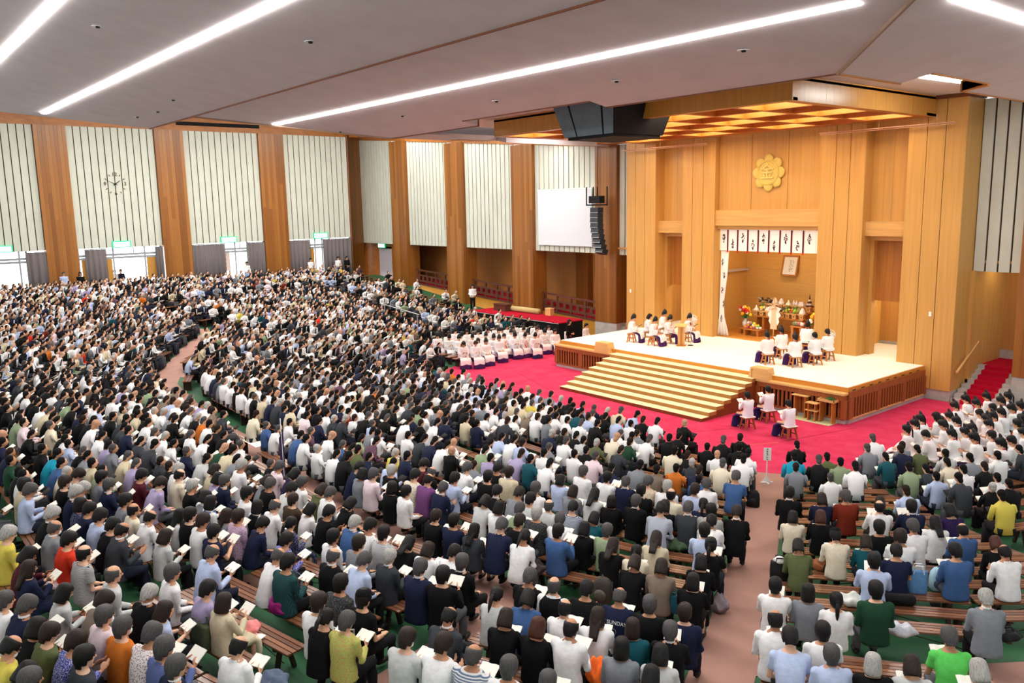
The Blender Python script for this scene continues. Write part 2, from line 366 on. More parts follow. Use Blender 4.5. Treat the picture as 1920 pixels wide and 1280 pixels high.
ordn = ['first', 'second', 'third', 'fourth', 'fifth', 'sixth', 'seventh', 'eighth', 'ninth', 'tenth', 'eleventh', 'twelfth', 'thirteenth', 'fourteenth', 'fifteenth', 'sixteenth', 'seventeenth', 'eighteenth', 'nineteenth', 'twentieth']
for j in range(NYC):
    for i in range(NXC):
        cx, cy = X0c+cw*(i+.5), Y0c+cd*(j+.5)
        if (i+j) % 2 == 0 and j < NYC:
            l = tag(MB().box((cx-cw/2+.1, cy-cd/2+.1, 11.1), (cx+cw/2-.1, cy+cd/2-.1, 11.14)).build('coffer_lamp', M_emit_warm),
                    'glowing square coffer lamp, %s row from the altar wall, %s from the left' % (ordn[NYC-1-j], ordn[i//2]), 'lamp', 'coffer lamps of the canopy')
# return band between canopy and altar wall tops
MB().box((-8.45, 5.6, 11.42), (8.52, 7.1, 11.57)).build('canopy_band', M_trim, cn)

# ---- front wall left and right of the altar (pillars, acoustic panels, ramp behind)
wf = struct(empty('wall_front')); YF = 6.9
def ztop(X): return 10.99+max(0, -11.9-X)*.085
def panel_bay_x(x0, x1, y, z0, ztf, n):
    MB().add([(x0, y+.06, z0), (x1, y+.06, z0), (x1, y+.06, ztf(x1)), (x0, y+.06, ztf(x0))], [(0, 1, 2, 3)]).build('panel_backing', M_gap, wf)
    W = (x1-x0)/n
    for i in range(n):
        a, b = x0+W*i+.035, x0+W*(i+1)-.035
        MB().prism([(a, y, z0), (b, y, z0), (b, y, ztf(b)), (a, y, ztf(a))], (0, .055, 0)).build('acoustic_panel', M_panel, wf)
PX = [(-11.9, -17.17), (-19.2, -24.46), (-26.6, -31.75), (-34.0, -39.1)]
for b, a in PX: panel_bay_x(a, b, YF, 5.03, ztop, 12)
for c in (-18.185, -25.53, -32.875): pillar(wf, (c, YF+.35), (2.05, 1.1), zf(c, YF)-.1, ztop(c), 'x', 8)
pillar(wf, (-11.05, 7.25), (1.62, .8), 1.1, 11.0, 'x', 7); MB().box((-11.9, 6.85, 0), (-10.2, 7.9, 1.1)).build('plinth', M_conc, wf)
pillar(wf, (11.05, 7.25), (1.62, .8), 1.1, 11.0, 'x', 7); MB().box((10.2, 6.85, 0), (12.2, 7.9, 1.1)).build('plinth', M_conc, wf)
MB().box((10.18, 6.83, 1.1), (10.25, 7.9, 11.0)).build('pillar_return', M_pillar[1], wf)
MB().box((-10.27, 6.83, 1.1), (-10.2, 7.9, 11.0)).build('pillar_return', M_pillar[2], wf)
panel_bay_x(8.45, 10.22, 7.05, 4.98, lambda x: 11.4, 4); panel_bay_x(-10.2, -8.4, 7.05, 4.98, lambda x: 11.0, 4)
# wooden band above the panels
for k in range(14):
    a, b = -11.9-2*k, -11.9-2*(k+1)
    MB().prism([(b, YF-.06, ztop(b)), (a, YF-.06, ztop(a)), (a, YF-.06, 13.9), (b, YF-.06, 13.9)], (0, .1, 0)).build('band_board', M_band, wf)
MB().box((-11.9, 5.9, 11.0), (-8.4, 6.9, 12.2)).build('band_board', M_band, wf)
# passage behind the pillars, with the ramp and its rail
def zr(X): return 1.0+(-11.9-X)*.0530
MB().box((-40, 10.2, 0), (-8.4, 10.3, 5.4)).build('passage_wall', M_passage, wf)
MB().box((-40, 6.95, 5.3), (-8.4, 10.3, 5.4)).build('passage_ceiling', M_passage, wf)
for x in (-16, -21.5, -29, -36): MB().box((x-.55, 9.75, 0), (x+.55, 10.2, 5.3)).build('passage_pilaster', M_pillar[2], wf)
MB().prism([(-40, 7.55, 0), (-11.9, 7.55, 0), (-11.9, 7.55, zr(-11.9)), (-40, 7.55, zr(-40))], (0, 2.65, 0)).build('ramp', M_redstair, wf)
MB().prism([(-40, 7.45, 0), (-11.9, 7.45, 0), (-11.9, 7.45, zr(-11.9)), (-40, 7.45, zr(-40))], (0, .1, 0)).build('ramp_side', M_rampwood, wf)
for x in (-14.5, -22, -29.5): tag(MB().box((x-.5, 8.6, 5.24), (x+.5, 8.9, 5.29)).build('passage_fill_lamp', M_emit_warm), 'added fill lamp over the ramp passage, %s bay from the altar' % ordn[int((-12-x)//7)], 'lamp')  # lamps added to brighten the passage, which came out too dark
for n, (b, a) in enumerate(PX):
    rl = empty('ramp_railing', (0, 7.4, 0)); tag(rl, 'dark wooden ramp railing with square holes, %s bay from the altar' % ordn[n], 'railing')
    def sl(z0, z1, y, nm, x0=a, x1=b): MB().prism([(x0, y, zr(x0)+z0), (x1, y, zr(x1)+z0), (x1, y, zr(x1)+z1), (x0, y, zr(x0)+z1)], (0, .07, 0)).build(nm, M_railwood, rl)
    sl(1.02, 1.14, -.02, 'handrail'); sl(.62, .74, 0, 'middle_rail'); sl(.2, .34, 0, 'lower_rail'); sl(-.06, .06, 0, 'bottom_rail')
    for k in range(5):
        x = a+.15+(b-a-.3)*k/4; ubox('post', (x, .03, zr(x)+.53), (.12, .09, 1.1), M_railwood, rl)
    for k in range(9):
        x = a+.3+(b-a-.6)*k/8; ubox('block', (x, .03, zr(x)+.47), (.26, .06, .3), M_railwood, rl)
B('passage_end', (-39.6, 6.9, 0), (-39.4, 10.3, 5.4), M_band, wf)
for xa_, xb_ in ((-39.5, -38.4), (-38.39, -37.36), (-35.04, -34.4), (-34.39, -33.8)): B('corner_board', (xa_, 7.36, 1.5), (xb_, 7.44, 5.3), M_band, wf)
B('corner_lintel', (-37.36, 7.36, 4.76), (-35.04, 7.44, 5.3), M_band, wf)
# side door with exit lamp at the far corner
dr = struct(empty('door_1')); MB().box((-37.2, 7.35, 2.3), (-35.2, 7.45, 4.6)).build('door_leaf', mat('grey_door', (186, 178, 186), .5, .3), dr)
MB().box((-37.35, 7.33, 2.3), (-37.2, 7.47, 4.75)).build('door_frame', M_band, dr); MB().box((-35.2, 7.33, 2.3), (-35.05, 7.47, 4.75)).build('door_frame', M_band, dr)
MB().tube([(-35.4, 7.3, 3.3), (-35.4, 7.3, 3.5)], .03).build('door_handle', M_steel, dr)
dp = struct(empty('door_2')); MB().box((-16.55, 10.12, 1.7), (-15.95, 10.2, 3.9)).build('door_leaf', mat('passage_door', (176, 122, 66), .5, .3), dp)
for x in (-16.6, -15.9): MB().box((x-.04, 10.08, 1.7), (x+.04, 10.2, 3.98)).build('door_frame', M_black, dp)
MB().box((-16.6, 10.08, 3.9), (-15.9, 10.2, 3.98)).build('door_frame', M_black, dp)

# ---- left wall
wl = struct(empty('wall_left')); XL = -37.5
bays = [(-24, -16.62), (-14.8, -9.44), (-7.55, -2.2), (-.3, 4.95)]
for a, b in bays:
    n = 12 if b > -16 else 17
    MB().box((XL-.12, a, 5.58), (XL-.06, b, 13.35)).build('panel_backing', M_gap, wl); W = (b-a)/n
    for i in range(n): MB().box((XL-.06, a+W*i+.03, 5.58), (XL, a+W*(i+1)-.03, 13.35)).build('acoustic_panel', M_panel, wl)
for c, wdt in ((-15.71, 1.82), (-8.5, 1.88), (-1.25, 1.9)): pillar(wl, (XL-.15, c), (.7, wdt), 2.0, 13.35, 'y', 8)
for k in range(15): MB().box((XL-.1, -24+2*k, 13.35), (XL+.03, -22.004+2*k, 14.3)).build('band_board', M_band, wl)
# corner pillar
MB().prism([(-37.5, 4.95, 2.2), (-37.2, 4.95, 2.2), (-38.9, 6.95, 2.2), (-39.3, 6.9, 2.2)], (0, 0, 11.3)).build('corner_pillar', M_pillar[2], wl)
for k in range(6):
    t0, t1 = k/6, (k+1)/6
    MB().prism([(-37.2-1.7*t0, 4.95+2*t0, 2.2), (-37.2-1.7*t1, 4.95+2*t1, 2.2), (-37.22-1.7*t1, 4.93+2*t1, 2.2), (-37.22-1.7*t0, 4.93+2*t0, 2.2)], (0, 0, 11.3)).build('board', M_pillar[k % 4], wl)
# door zone under the panels: glazed doors, transoms, curtains, daylight put in as glow of panes and court wall
M_alu = mat('aluminium_frame', (150, 154, 160), .45, .5); M_doorwood = mat('door_panel_wood', (186, 134, 60), .5, .3, .1, 3., stretch=VG)
M_glass = mat('door_glass', (236, 240, 246), .1, .5, emit=2.2)
out = struct(MB().box((-44, -30, 1.9), (-43.8, 8, 6.2)).build('wall_outside', mat('sunlit_court', (250, 250, 250), .9, .1, emit=DOOR_E*.62)))  # wall glows in place of the daylight outside
MB().box((-43.8, -30, 1.8), (XL, 8, 2.2)).build('court_floor', mat('court_floor', (225, 222, 220), .9, .1), out)
DZ0, DZ1 = 2.3, 5.58
def door(n, y0, y1, leaf0, leaf1, wood=()):
    d = struct(empty('window_%d' % n))
    for yy in (y0, y1, leaf0, leaf1): MB().box((XL-.14, yy-.05, DZ0), (XL-.04, yy+.05, DZ1)).build('mullion', M_alu, d)
    for z in (4.88, 5.08): MB().box((XL-.15, y0, z-.05), (XL-.05, y1, z+.1)).build('transom', M_alu, d)
    ym = y0+(y1-y0)*.66
    MB().box((XL-.12, ym-.03, 5.1), (XL-.06, ym+.03, DZ1)).build('mullion', M_alu, d)
    for a, b in ((y0, ym), (ym, y1)): MB().box((XL-.11, a+.04, 5.16), (XL-.09, b-.04, DZ1)).build('pane', M_glass, d)
    for a, b in wood: MB().box((XL-.13, a, DZ0), (XL-.06, b, 4.85)).build('door_panel', M_doorwood, d)
door(1, -22, -17.7, -22, -18.1); door(2, -14.75, -9.6, -12.65, -10.65, ((-14.6, -12.75), (-10.55, -9.65)))
door(3, -7.5, -2.25, -4.4, -3.5, ((-7.5, -5.3),)); door(4, -.25, 4.9, 1.9, 2.5, ((-.2, 1.8), (2.6, 4.9)))
for y0, y1, lab in ((-17.7, -16.55, 'beside the leftmost bright doorway'), (-14.4, -13.1, 'between the wooden pillar and the bright doorway below the clock'), (-10.0, -9.5, 'narrow and bunched, right of the doorway below the clock'), (-7.5, -5.2, 'wide, left of the doorway with notices'),
                    (-3.5, -2.2, 'right of the doorway with notices'), (-.3, 1.45, 'left of the narrow doorway near the corner'), (2.5, 4.95, 'in the far corner right of the narrow doorway')):
    c = empty('wall_curtain', (XL+.12, 0, 0)); tag(c, 'grey pleated floor-length curtain, '+lab, 'curtain')
    wavy('cloth', (0, y0), (0, y1), 2.1, 5.5, .06, max(3, int((y1-y0)*3.2)), M_curtain, c, .6)
    MB().tube([(0, y0-.1, 5.53), (0, y1+.1, 5.53)], .02).build('curtain_rail', M_black, c)
# posters on the wall seen through the third doorway
ps = tag(MB().box((-42, -4.3, 3.2), (-41.95, -3.2, 4.8)).build('notice_board', M_white), 'white notice board with orange cards seen through the doorway', 'notice board')
for k in range(4): MB().box((-41.95, -4.0, 3.35+.34*k), (-41.93, -3.5, 3.55+.34*k)).build('card', mat('orange_card', (236, 150, 80), .8, .2), ps)
pb = tag(MB().box((-41.5, 1.95, 3.4), (-41.4, 2.35, 4.2)).build('display_panel', mat('brown_panel', (126, 70, 50), .6, .3)), 'brown framed panel seen through the narrow doorway', 'panel')
# exit lamps
M_exit = mat('exit_green', (40, 200, 140), .5, .1, emit=.55); M_exitw = mat('exit_white', (225, 255, 244), .5, .1, emit=1.1)
def exit_lamp(c, axis, wd, hh, lab):
    e = empty('exit_lamp', c); tag(e, 'green and white emergency exit lamp '+lab, 'exit sign')
    if axis == 'y':
        MB().box((0, -wd/2, -hh/2), (.1, wd/2, hh/2)).build('housing', M_exit, e); MB().box((.1, -wd/2+.07, -hh/2+.05), (.112, wd/2-.07, hh/2-.06)).build('sign_face', M_exitw, e)
    else:
        MB().box((-wd/2, -.1, -hh/2), (wd/2, 0, hh/2)).build('housing', M_exit, e); MB().box((-wd/2+.05, -.112, -hh/2+.04), (wd/2-.05, -.1, hh/2-.05)).build('sign_face', M_exitw, e)
exit_lamp((XL, -19.0, 5.78), 'y', 1.15, .42, 'at the left edge, over the brightest doorway'); exit_lamp((XL, -12.1, 5.78), 'y', 1.15, .44, 'over the doorway below the clock')
exit_lamp((XL, -4.85, 5.8), 'y', 1.18, .42, 'over the doorway with notices'); exit_lamp((XL, 2.36, 5.82), 'y', 1.2, .44, 'over the narrow doorway near the corner')
exit_lamp((-36.4, 7.2, 4.85), 'x', 1.05, .36, 'over the grey door in the far corner')
exit_lamp((-22.6, 10.1, 3.15), 'x', .8, .36, 'on the passage wall behind the ramp railing')
# clock
ck = empty('wall_clock', (XL+.03, -12.13, 9.73)); tag(ck, 'large dial-less clock with brown markers on the white panelled wall', 'clock')
M_ck = mat('clock_brown', (92, 58, 26), .5, .3)
def num_marker(txt, ang):
    me = text_mesh(txt, .34, M_ck, 'numeral', .02); o = obj('numeral', me, ck); o.rotation_euler = (R(90), 0, R(90)); o.location = (.02, .62*math.sin(ang), .62*math.cos(ang))
for k, t in ((12, '12'), (3, '3'), (6, '6'), (9, '9')): num_marker(t, 2*PI*k/12)
for k in range(12):
    if k % 3:
        a = 2*PI*k/12; d = Vector((0, math.sin(a), math.cos(a)))
        MB().tube([Vector((.02, 0, 0))+d*.57, Vector((.02, 0, 0))+d*.7], .022, 6).build('hour_mark', M_ck, ck)
for a, L, r, nm in ((2*PI*(1+49/60)/12, .38, .03, 'hour_hand'), (2*PI*49/60, .62, .02, 'minute_hand')):
    d = Vector((0, math.sin(a), math.cos(a))); MB().tube([Vector((.05, 0, 0))-d*.14, Vector((.05, 0, 0))+d*L], [r, r*.6], 6).build(nm, M_black, ck)
MB().lathe([(.0, 0), (.07, 0), (.07, .05), (0, .05)], n=10).build('hub', M_ck, ck).rotation_euler = (0, R(90), 0)

# ---- ceiling: tilted slabs, mitred at the corners
AS = .188; CEX, CEY, CEZ = 10.62, -7.12, 10.88
ce = struct(empty('ceiling'))
def zc1(Y): return CEZ+AS*(CEY-Y)
def zc2(Y): return 11.62+AS*(-15.1-Y)
def slab(poly, th=.25, nm='ceiling_slab', m=M_ceil): return MB().prism(poly, (0, 0, th)).build(nm, m, ce)
# centre slab one, with the notch for the loudspeaker housing
Yb = -15.1; wdb = CEX+(CEY-Yb)
slab([(-CEX, CEY, zc1(CEY)), (-wdb, Yb, zc1(Yb)), (-4.2, Yb, zc1(Yb)), (-4.2, CEY, zc1(CEY))])
slab([(-4.2, CEY-.75, zc1(CEY-.75)), (-4.2, Yb, zc1(Yb)), (2.65, Yb, zc1(Yb)), (2.65, CEY-.75, zc1(CEY-.75))])
slab([(2.65, CEY, zc1(CEY)), (2.65, Yb, zc1(Yb)), (wdb, Yb, zc1(Yb)), (CEX, CEY, zc1(CEY))])
Yc = -31; w2 = wdb+(Yb-Yc)
slab([(-wdb, Yb, 11.62), (-w2, Yc, zc2(Yc)), (w2, Yc, zc2(Yc)), (wdb, Yb, 11.62)])
MB().box((-wdb, Yb-.02, 11.58), (wdb, Yb+.03, 11.66)).build('slab_trim', M_trim, ce)
MB().box((-wdb, Yb, 11.66), (wdb, Yb+.05, 12.5)).build('slab_step', M_trim, ce)
def zs(X): return CEZ+AS*(abs(X)-CEX)
for s in (1, -1):
    P = lambda x, y: (s*x, y, zs(x))
    slab([P(CEX, CEY), P(wdb, Yb), P(wdb, -3.9), P(CEX, -3.9)]); slab([P(CEX+.85, -3.9), P(wdb, -3.9), P(wdb, -.45), P(CEX+.85, -.45)])
    slab([P(CEX+.15, -.45), P(wdb, -.45), P(wdb, 6.9), P(CEX+.15, 6.9)])
    P2 = lambda x, y: (s*x, y, 11.62+AS*(x-wdb))
    if s > 0: slab([P2(wdb, Yb), P2(w2, Yc), P2(w2, 6.9), P2(wdb, 6.9)])
    # mitre trim
    MB().tube([(s*CEX, CEY, CEZ), (s*wdb, Yb, zs(wdb))], .06, 6).build('mitre_trim', mat('mitre_trim', (150, 128, 112), .6, .3), ce)
for a, b in (((-CEX, CEY), (-4.2, CEY)), ((2.65, CEY), (CEX, CEY)), ((-4.2, CEY-.75), (2.65, CEY-.75))):
    z = zc1(a[1]); MB().box((a[0], a[1]-.02, z-.03), (b[0], b[1]+.05, z+.3)).build('slab_trim', M_trim, ce)
for y0, y1, x in ((CEY, -3.9, CEX), (-3.9, -.45, CEX+.85), (-.45, 6.9, CEX+.15)): MB().box((x-.05, y0, zs(x)-.03), (x+.02, y1, zs(x)+.3)).build('slab_trim', mat('edge_trim_light', (170, 110, 50), .6, .3), ce)
# inner ceiling above the opening, and the roof over everything
MB().box((-10.5, -8.6, 11.55), (13, 7.2, 11.65)).build('inner_ceiling', M_ceil2, ce)
MB().box((-44, -33, 14.3), (36, 11, 14.4)).build('upper_roof', M_ceil, ce)
# lamps in the ceiling
def lamp_strip(p0, p1, wid, up, lab):
    a, b = Vector(p0), Vector(p1); t = (b-a).normalized(); n = t.cross(Vector(up)).normalized()*wid/2; u = Vector(up)*.03
    o = MB().prism([a+n-u, b+n-u, b-n-u, a-n-u], u*2.5).build('strip_light', M_emit_white); tag(o, lab, 'light'); return o
UPF = Vector((0, AS, 1)).normalized()
lamp_strip((-14.2, -11.0, zc1(-11.0)), (13.1, -10.85, zc1(-10.85)), .19, UPF, 'long continuous strip light on the front ceiling slab')
lamp_strip((-21.1, -18.9, zc2(-18.9)), (21.1, -18.6, zc2(-18.6)), .19, UPF, 'long continuous strip light on the second ceiling slab, upper left')
lamp_strip((-14, -22.0, zc2(-22.0)), (24, -22.0, zc2(-22.0)), .16, UPF, 'thin strip light in the top left corner of the ceiling')
UPR = Vector((-AS, 0, 1)).normalized()
lamp_strip((14.4, -9.6, zs(14.4)), (14.4, 6, zs(14.4)), .19, UPR, 'strip light on the right-hand ceiling slab, top right corner')
lamp_strip((-14.4, -9.6, zs(14.4)), (-14.4, 6, zs(14.4)), .26, Vector((AS, 0, 1)).normalized(), 'strip light on the left-hand ceiling slab, beyond the mitre')
for xq, wq in ((-22.5, 'inner'), (-30, 'outer')): lamp_strip((xq, -20, 14.26), (xq, 6, 14.26), .4, Vector((0, 0, 1)), 'strip light in the high ceiling by the left wall, %s of two' % wq)
lamp_strip((9.4, -.1, 11.52), (9.6, 2.7, 11.52), .2, Vector((0, 0, 1)), 'short strip light in the ceiling notch right of the canopy')
lamp_strip((-9.4, .4, 11.52), (-9.4, 3.0, 11.52), .2, Vector((0, 0, 1)), 'short strip light in the ceiling gap left of the canopy')
# wooden blocks in the ceiling notches
MB().prism([(CEX+.85, -.45, 10.98), (CEX+.15, -.45, 10.9), (CEX+.15, -.45, 11.5), (CEX+.85, -.45, 11.5)], (0, .2, 0)).build('notch_block', mat('notch_wood', (200, 122, 44), .5, .3), ce)
# ceiling fittings
k = 0
for x, y in ((-2.6, -20.8), (-10.2, -16.6), (-6, -9.4), (-.4, -9.2), (5.0, -9.1), (9.6, -9.6), (2, -17), (-13.5, -16.2), (-12, -8.9), (-16, -16.3)):
    z = zc1(y) if y > -15.1 else zc2(y); k += 1
    f = empty('ceiling_fitting', (x, y, z)); f['group'] = 'round ceiling fittings'
    tag(f, 'small round fitting in the ceiling, %s of ten from the left' % ordn[sorted([-16, -13.5, -12, -10.2, -6, -2.6, -.4, 2, 5, 9.6]).index(x)], 'ceiling fitting', 'round ceiling fittings')
    MB().lathe([(.05, 0), (.16, 0), (.16, -.015), (.05, -.015)], n=14).build('ring', M_steel, f); MB().lathe([(.0, -.01), (.06, -.01), (.05, -.05), (0, -.05)], n=10).build('nozzle', M_black, f)

# ---- right-hand stairs beside the altar
sr = struct(empty('floor_side_stairs'))
for s in (1, -1):
    for k in range(8):
        B('stair_block', (s*8.5 if s > 0 else -10.2, 5.75+.3*k, .0), (10.2 if s > 0 else -8.45, 8.5, .15*(k+1)), M_conc, sr)
        B('stair_carpet', ((8.85 if s > 0 else -9.85), 5.74+.3*k, .15*k), (9.85 if s > 0 else -8.85, 5.78+.3*(k+1), .15*(k+1)+.012), M_redstair, sr)
    B('landing', (8.4 if s > 0 else -10.3, 8.15, 0), (10.3 if s > 0 else -8.4, 10.2, 1.205), M_redstair, sr)
    for a in range(3): B('passage_board', (s*8.2+(.85*a), 10.1, 1.4), (s*8.2+.85*(a+1)-.004, 10.2, 5.4), M_passage, sr)
    B('stair_wall', (8.42 if s > 0 else -8.6, 6.95, 0), (8.6 if s > 0 else -8.45, 10.2, 5.0), M_altar, sr)
B('passage_wall', (8.2, 10.05, 1.2), (13, 10.15, 5.4), M_passage, sr); B('passage_skirting', (8.4, 9.95, 1.2), (13, 10.06, 1.55), M_conc, sr)
B('passage_ceiling', (8.4, 7.1, 5.3), (13, 10.2, 5.4), M_passage, sr)
hr = empty('handrail', (8.58, 0, 0)); tag(hr, 'sloping wooden handrail on the wall beside the red stairs', 'handrail')
MB().tube([(0, 5.95, 1.15), (0, 7.75, 2.15)], .045).build('rail', M_oak, hr)
for y, z in ((6.1, 1.2), (7.6, 2.02)): MB().tube([(0, y, z), (-.1, y, z)], .02).build('bracket', M_steel, hr)
tag(MB().box((9.0, 8.2, 5.24), (9.8, 8.8, 5.29)).build('passage_fill_lamp', M_emit_warm), 'added fill lamp above the landing of the red stairs', 'lamp')  # another added lamp, brightening the passage above the landing
for x, z, lab in ((-8.1, 3.2, 'leftmost altar board'), (7.55, 3.35, 'board right of the right stage doorway')): tag(MB().box((x-.05, YW-.03, z-.09), (x+.05, YW, z+.09)).build('wall_switch', M_white), 'small white wall switch on the '+lab, 'switch')

# ---- screen, loudspeakers, projector hatch
scn = empty('projection_screen', (-14.4, 6.78, 0)); tag(scn, 'blank white projection screen hung on the acoustic panels', 'screen')
MB().box((-2.33, 0, 5.42), (2.33, .03, 8.67)).build('screen_sheet', mat('screen_sheet', (214, 218, 224), .8, .1), scn)
MB().tube([(-2.36, .015, 8.7), (2.36, .015, 8.7)], .04).build('roller', M_white, scn); MB().tube([(-2.36, .015, 5.4), (2.36, .015, 5.4)], .025).build('bottom_bar', M_steel, scn)
la = empty('line_array_speaker', (-10.95, 6.05, 0)); tag(la, 'black curved line array loudspeaker hanging on the pillar beside the screen', 'speaker')
MB().box((-.42, -.2, 7.85), (.42, .2, 8.25)).build('rigging_box', M_black, la)
MB().box((-.8, -.05, 7.72), (.8, .05, 7.8)).build('crossbar', M_black, la)
for x in (-.8, .8): MB().tube([(x, 0, 7.75), (x, 0, 8.75)], .035).build('prong', M_black, la)
for x in (-.25, .05): MB().tube([(x, 0, 8.25), (x, 0, 8.75)], .03).build('prong', M_black, la)
MB().tube([(.1, 0, 8.25), (-.05, .1, 9.5), (-.1, .2, 11.1)], .012).build('cable', M_black, la)
zz, yy, ang = 7.62, 0., 0.
M_arr = mat('speaker_grille', (38, 42, 52), .5, .4, .2, 60)
for k in range(9):
    hh = .29; m = MB(); m.cbox((0, 0, 0), (.6, .42, hh-.006)); o = m.build('cabinet', M_arr, la); o.location = (.05*k*k*.05, yy-.02*k, zz-hh/2); o.rotation_euler = (-ang, 0, 0)
    g = MB().box((-.3, -.222, -hh/2+.01), (.3, -.212, -hh/2+.03)).build('edge_strip', M_steel, o)
    zz -= hh*math.cos(ang); yy += hh*math.sin(ang)*.9; ang += .05
sb = empty('speaker_housing', (0, 0, 0)); tag(sb, 'large dark tapered loudspeaker housing hanging before the canopy', 'speaker')
T, Bm = 11.75, 10.26
M_box1 = mat('housing_cloth', (104, 118, 126), .8, .2, .1, 4.); M_box2 = mat('housing_black', (17, 19, 23), .7, .2)
def hq(x, y, z): # taper
    k = (z-Bm)/(T-Bm); return (x*(1+.32*k)-.05, -3.95+(y+3.95)*(1+.3*k), z)
for x0, x1 in ((-1.25, -.62), (-.55, .72), (.8, 1.24)): MB().add([hq(x0, -5.28, Bm), hq(x1, -5.28, Bm), hq(x1, -5.28, T), hq(x0, -5.28, T)], [(0, 1, 2, 3)]).build('front_cloth', M_box1, sb)
MB().add([hq(x, y, z) for z in (Bm, T) for x, y in ((-1.25, -5.26), (1.24, -5.26), (1.24, -2.65), (-1.25, -2.65))], [(0, 3, 2, 1), (4, 5, 6, 7), (0, 1, 5, 4), (1, 2, 6, 5), (2, 3, 7, 6), (3, 0, 4, 7)]).build('cabinet', M_box2, sb)
MB().box((-1.2, -5.2, Bm-.1), (1.15, -2.75, Bm)).build('base_tray', M_black, sb)
ph = empty('projector_hatch', (-23.9, 6.72, 12.75)); tag(ph, 'slanted black projector hatch in the wooden band below the ceiling', 'hatch')
MB().prism([(-2.6, -.05, -.2), (2.35, -.05, -.62), (2.8, -.05, -.22), (-2.25, -.05, .3)], (0, .05, 0)).build('hatch_glass', M_blackg, ph)
MB().prism([(-2.6, -.08, -.28), (2.35, -.08, -.7), (2.38, -.08, -.63), (-2.57, -.08, -.21)], (0, .06, 0)).build('hatch_frame', M_white, ph)
MB().prism([(2.35, -.08, -.68), (2.42, -.08, -.68), (2.88, -.08, -.22), (2.8, -.08, -.22)], (0, .06, 0)).build('hatch_frame', M_white, ph)
for x in (1.4, 1.65, 1.9): MB().box((x, -.1, -.4), (x+.12, -.06, -.2)).build('lamp_grille', M_white, ph)
MB().box((-33.5, 6.72, 13.3), (-27.5, 6.8, 13.75)).build('vent_slot', M_black, wf)
MB().box((XL+.04, -7.9, 13.7), (XL+.06, -2, 13.95)).build('vent_slot', M_black, wl)
# ================================================================== DAIS, STAIRS, ALTAR
DW = 7.45
da = empty('dais'); tag(da, 'raised cream-topped wooden dais before the altar wall', 'stage')
MB().box((-DW, 0, 1.12), (DW, YW, 1.285)).build('fascia', mat('dais_fascia', (204, 136, 52), .4, .4, .12, 3., stretch=HG), da)
MB().box((-DW+.05, .05, 1.285), (DW-.05, YW+1.2, 1.302)).build('floor_mat', M_dais, da)
for x0, x1 in ((-DW-.12, -3.66), (3.88, DW+.02)):
    MB().box((x0, -.3, 1.05), (x1, .02, 1.12)).build('ledge', M_oak, da); MB().box((x0+.03, -.26, .86), (x1-.03, 0, 1.05)).build('beam', M_bal, da)
    MB().box((x0+.1, -.08, .16), (x1-.1, .05, .86)).build('backing', M_black, da); MB().box((x0+.05, -.2, .15), (x1-.05, -.02, .21)).build('bottom_rail', M_bal, da)
    MB().box((x0+.02, -.16, 0), (x1-.02, 0, .15)).build('plinth', M_conc, da)
    n = int((x1-x0)/.175)
    for k in range(n+1):
        x = x0+.06+(x1-x0-.12)*k/n; post = k in (0, n) or k % 10 == 0
        ubox('post' if post else 'baluster', (x, -.17, .53), (.2 if post else .085, .1 if post else .05, .68), M_bal, da)
MB().box((DW-.02, 0, .16), (DW+.02, YW, .9)).build('backing', M_black, da); MB().box((DW, 0, .9), (DW+.06, YW, 1.14)).build('beam', M_bal, da)
MB().box((-DW-.06, 0, .16), (-DW+.02, YW, 1.14)).build('side_board', M_bal, da)
MB().box((DW-.05, 0, 0), (DW+.07, YW, .15)).build('plinth', M_conc, da); MB().box((DW, 0, .15), (DW+.1, YW, .2)).build('bottom_rail', M_oak, da)
for k in range(30):
    y = .06+(YW-.12)*k/29; post = k % 10 == 0 or k == 29
    ubox('post' if post else 'baluster', (DW+.06, y, .54), (.1 if post else .05, .22 if post else .09, .72), M_bal, da)
for k in range(9): ubox('vent_slot', (DW+.003, .4+.6*k, 1.17), (.01, .22, .03), M_black, da)
sc = empty('staircase', (0, 0, 0)); tag(sc, 'wide flight of eight matted wooden steps up to the dais', 'stairs')
SX0, SX1 = -3.64, 3.86
M_side = mat('stair_side_wood', (128, 62, 28), .5, .35, .12, 4.)
for k in range(8):
    z1 = H*(8-k)/9; z0 = H*(7-k)/9; y0 = -(.485+.4325*k); y1 = y0+.4325 if k else 0
    stp = MB().box((SX0, y0, z0), (SX1, y1, z1-.012)).build('riser', M_riser if k < 7 else M_side, sc)
    MB().box((SX0-.01, y0-.01, z1-.012), (SX1+.01, y1, z1)).build('tread_mat', M_tread, sc)
    if k < 7: MB().box((SX0+.01, y0, 0), (SX1-.005, y1, z0)).build('stringer', M_side, sc)
for x, lab in ((-4.35, 'left'), (4.0, 'right')):
    o = MB().add([(x-.45, -.32, 1.12), (x+.42, -.32, 1.12), (x+.42, .2, 1.12), (x-.45, .2, 1.12), (x-.36, -.3, 1.56), (x+.4, -.3, 1.56), (x+.36, .14, 1.56), (x-.36, .14, 1.56)],
                 [(0, 3, 2, 1), (4, 5, 6, 7), (0, 1, 5, 4), (1, 2, 6, 5), (2, 3, 7, 6), (3, 0, 4, 7)]).build('newel_block', M_oak)
    tag(o, 'pale wooden block at the %s top corner of the stairs' % lab, 'block')

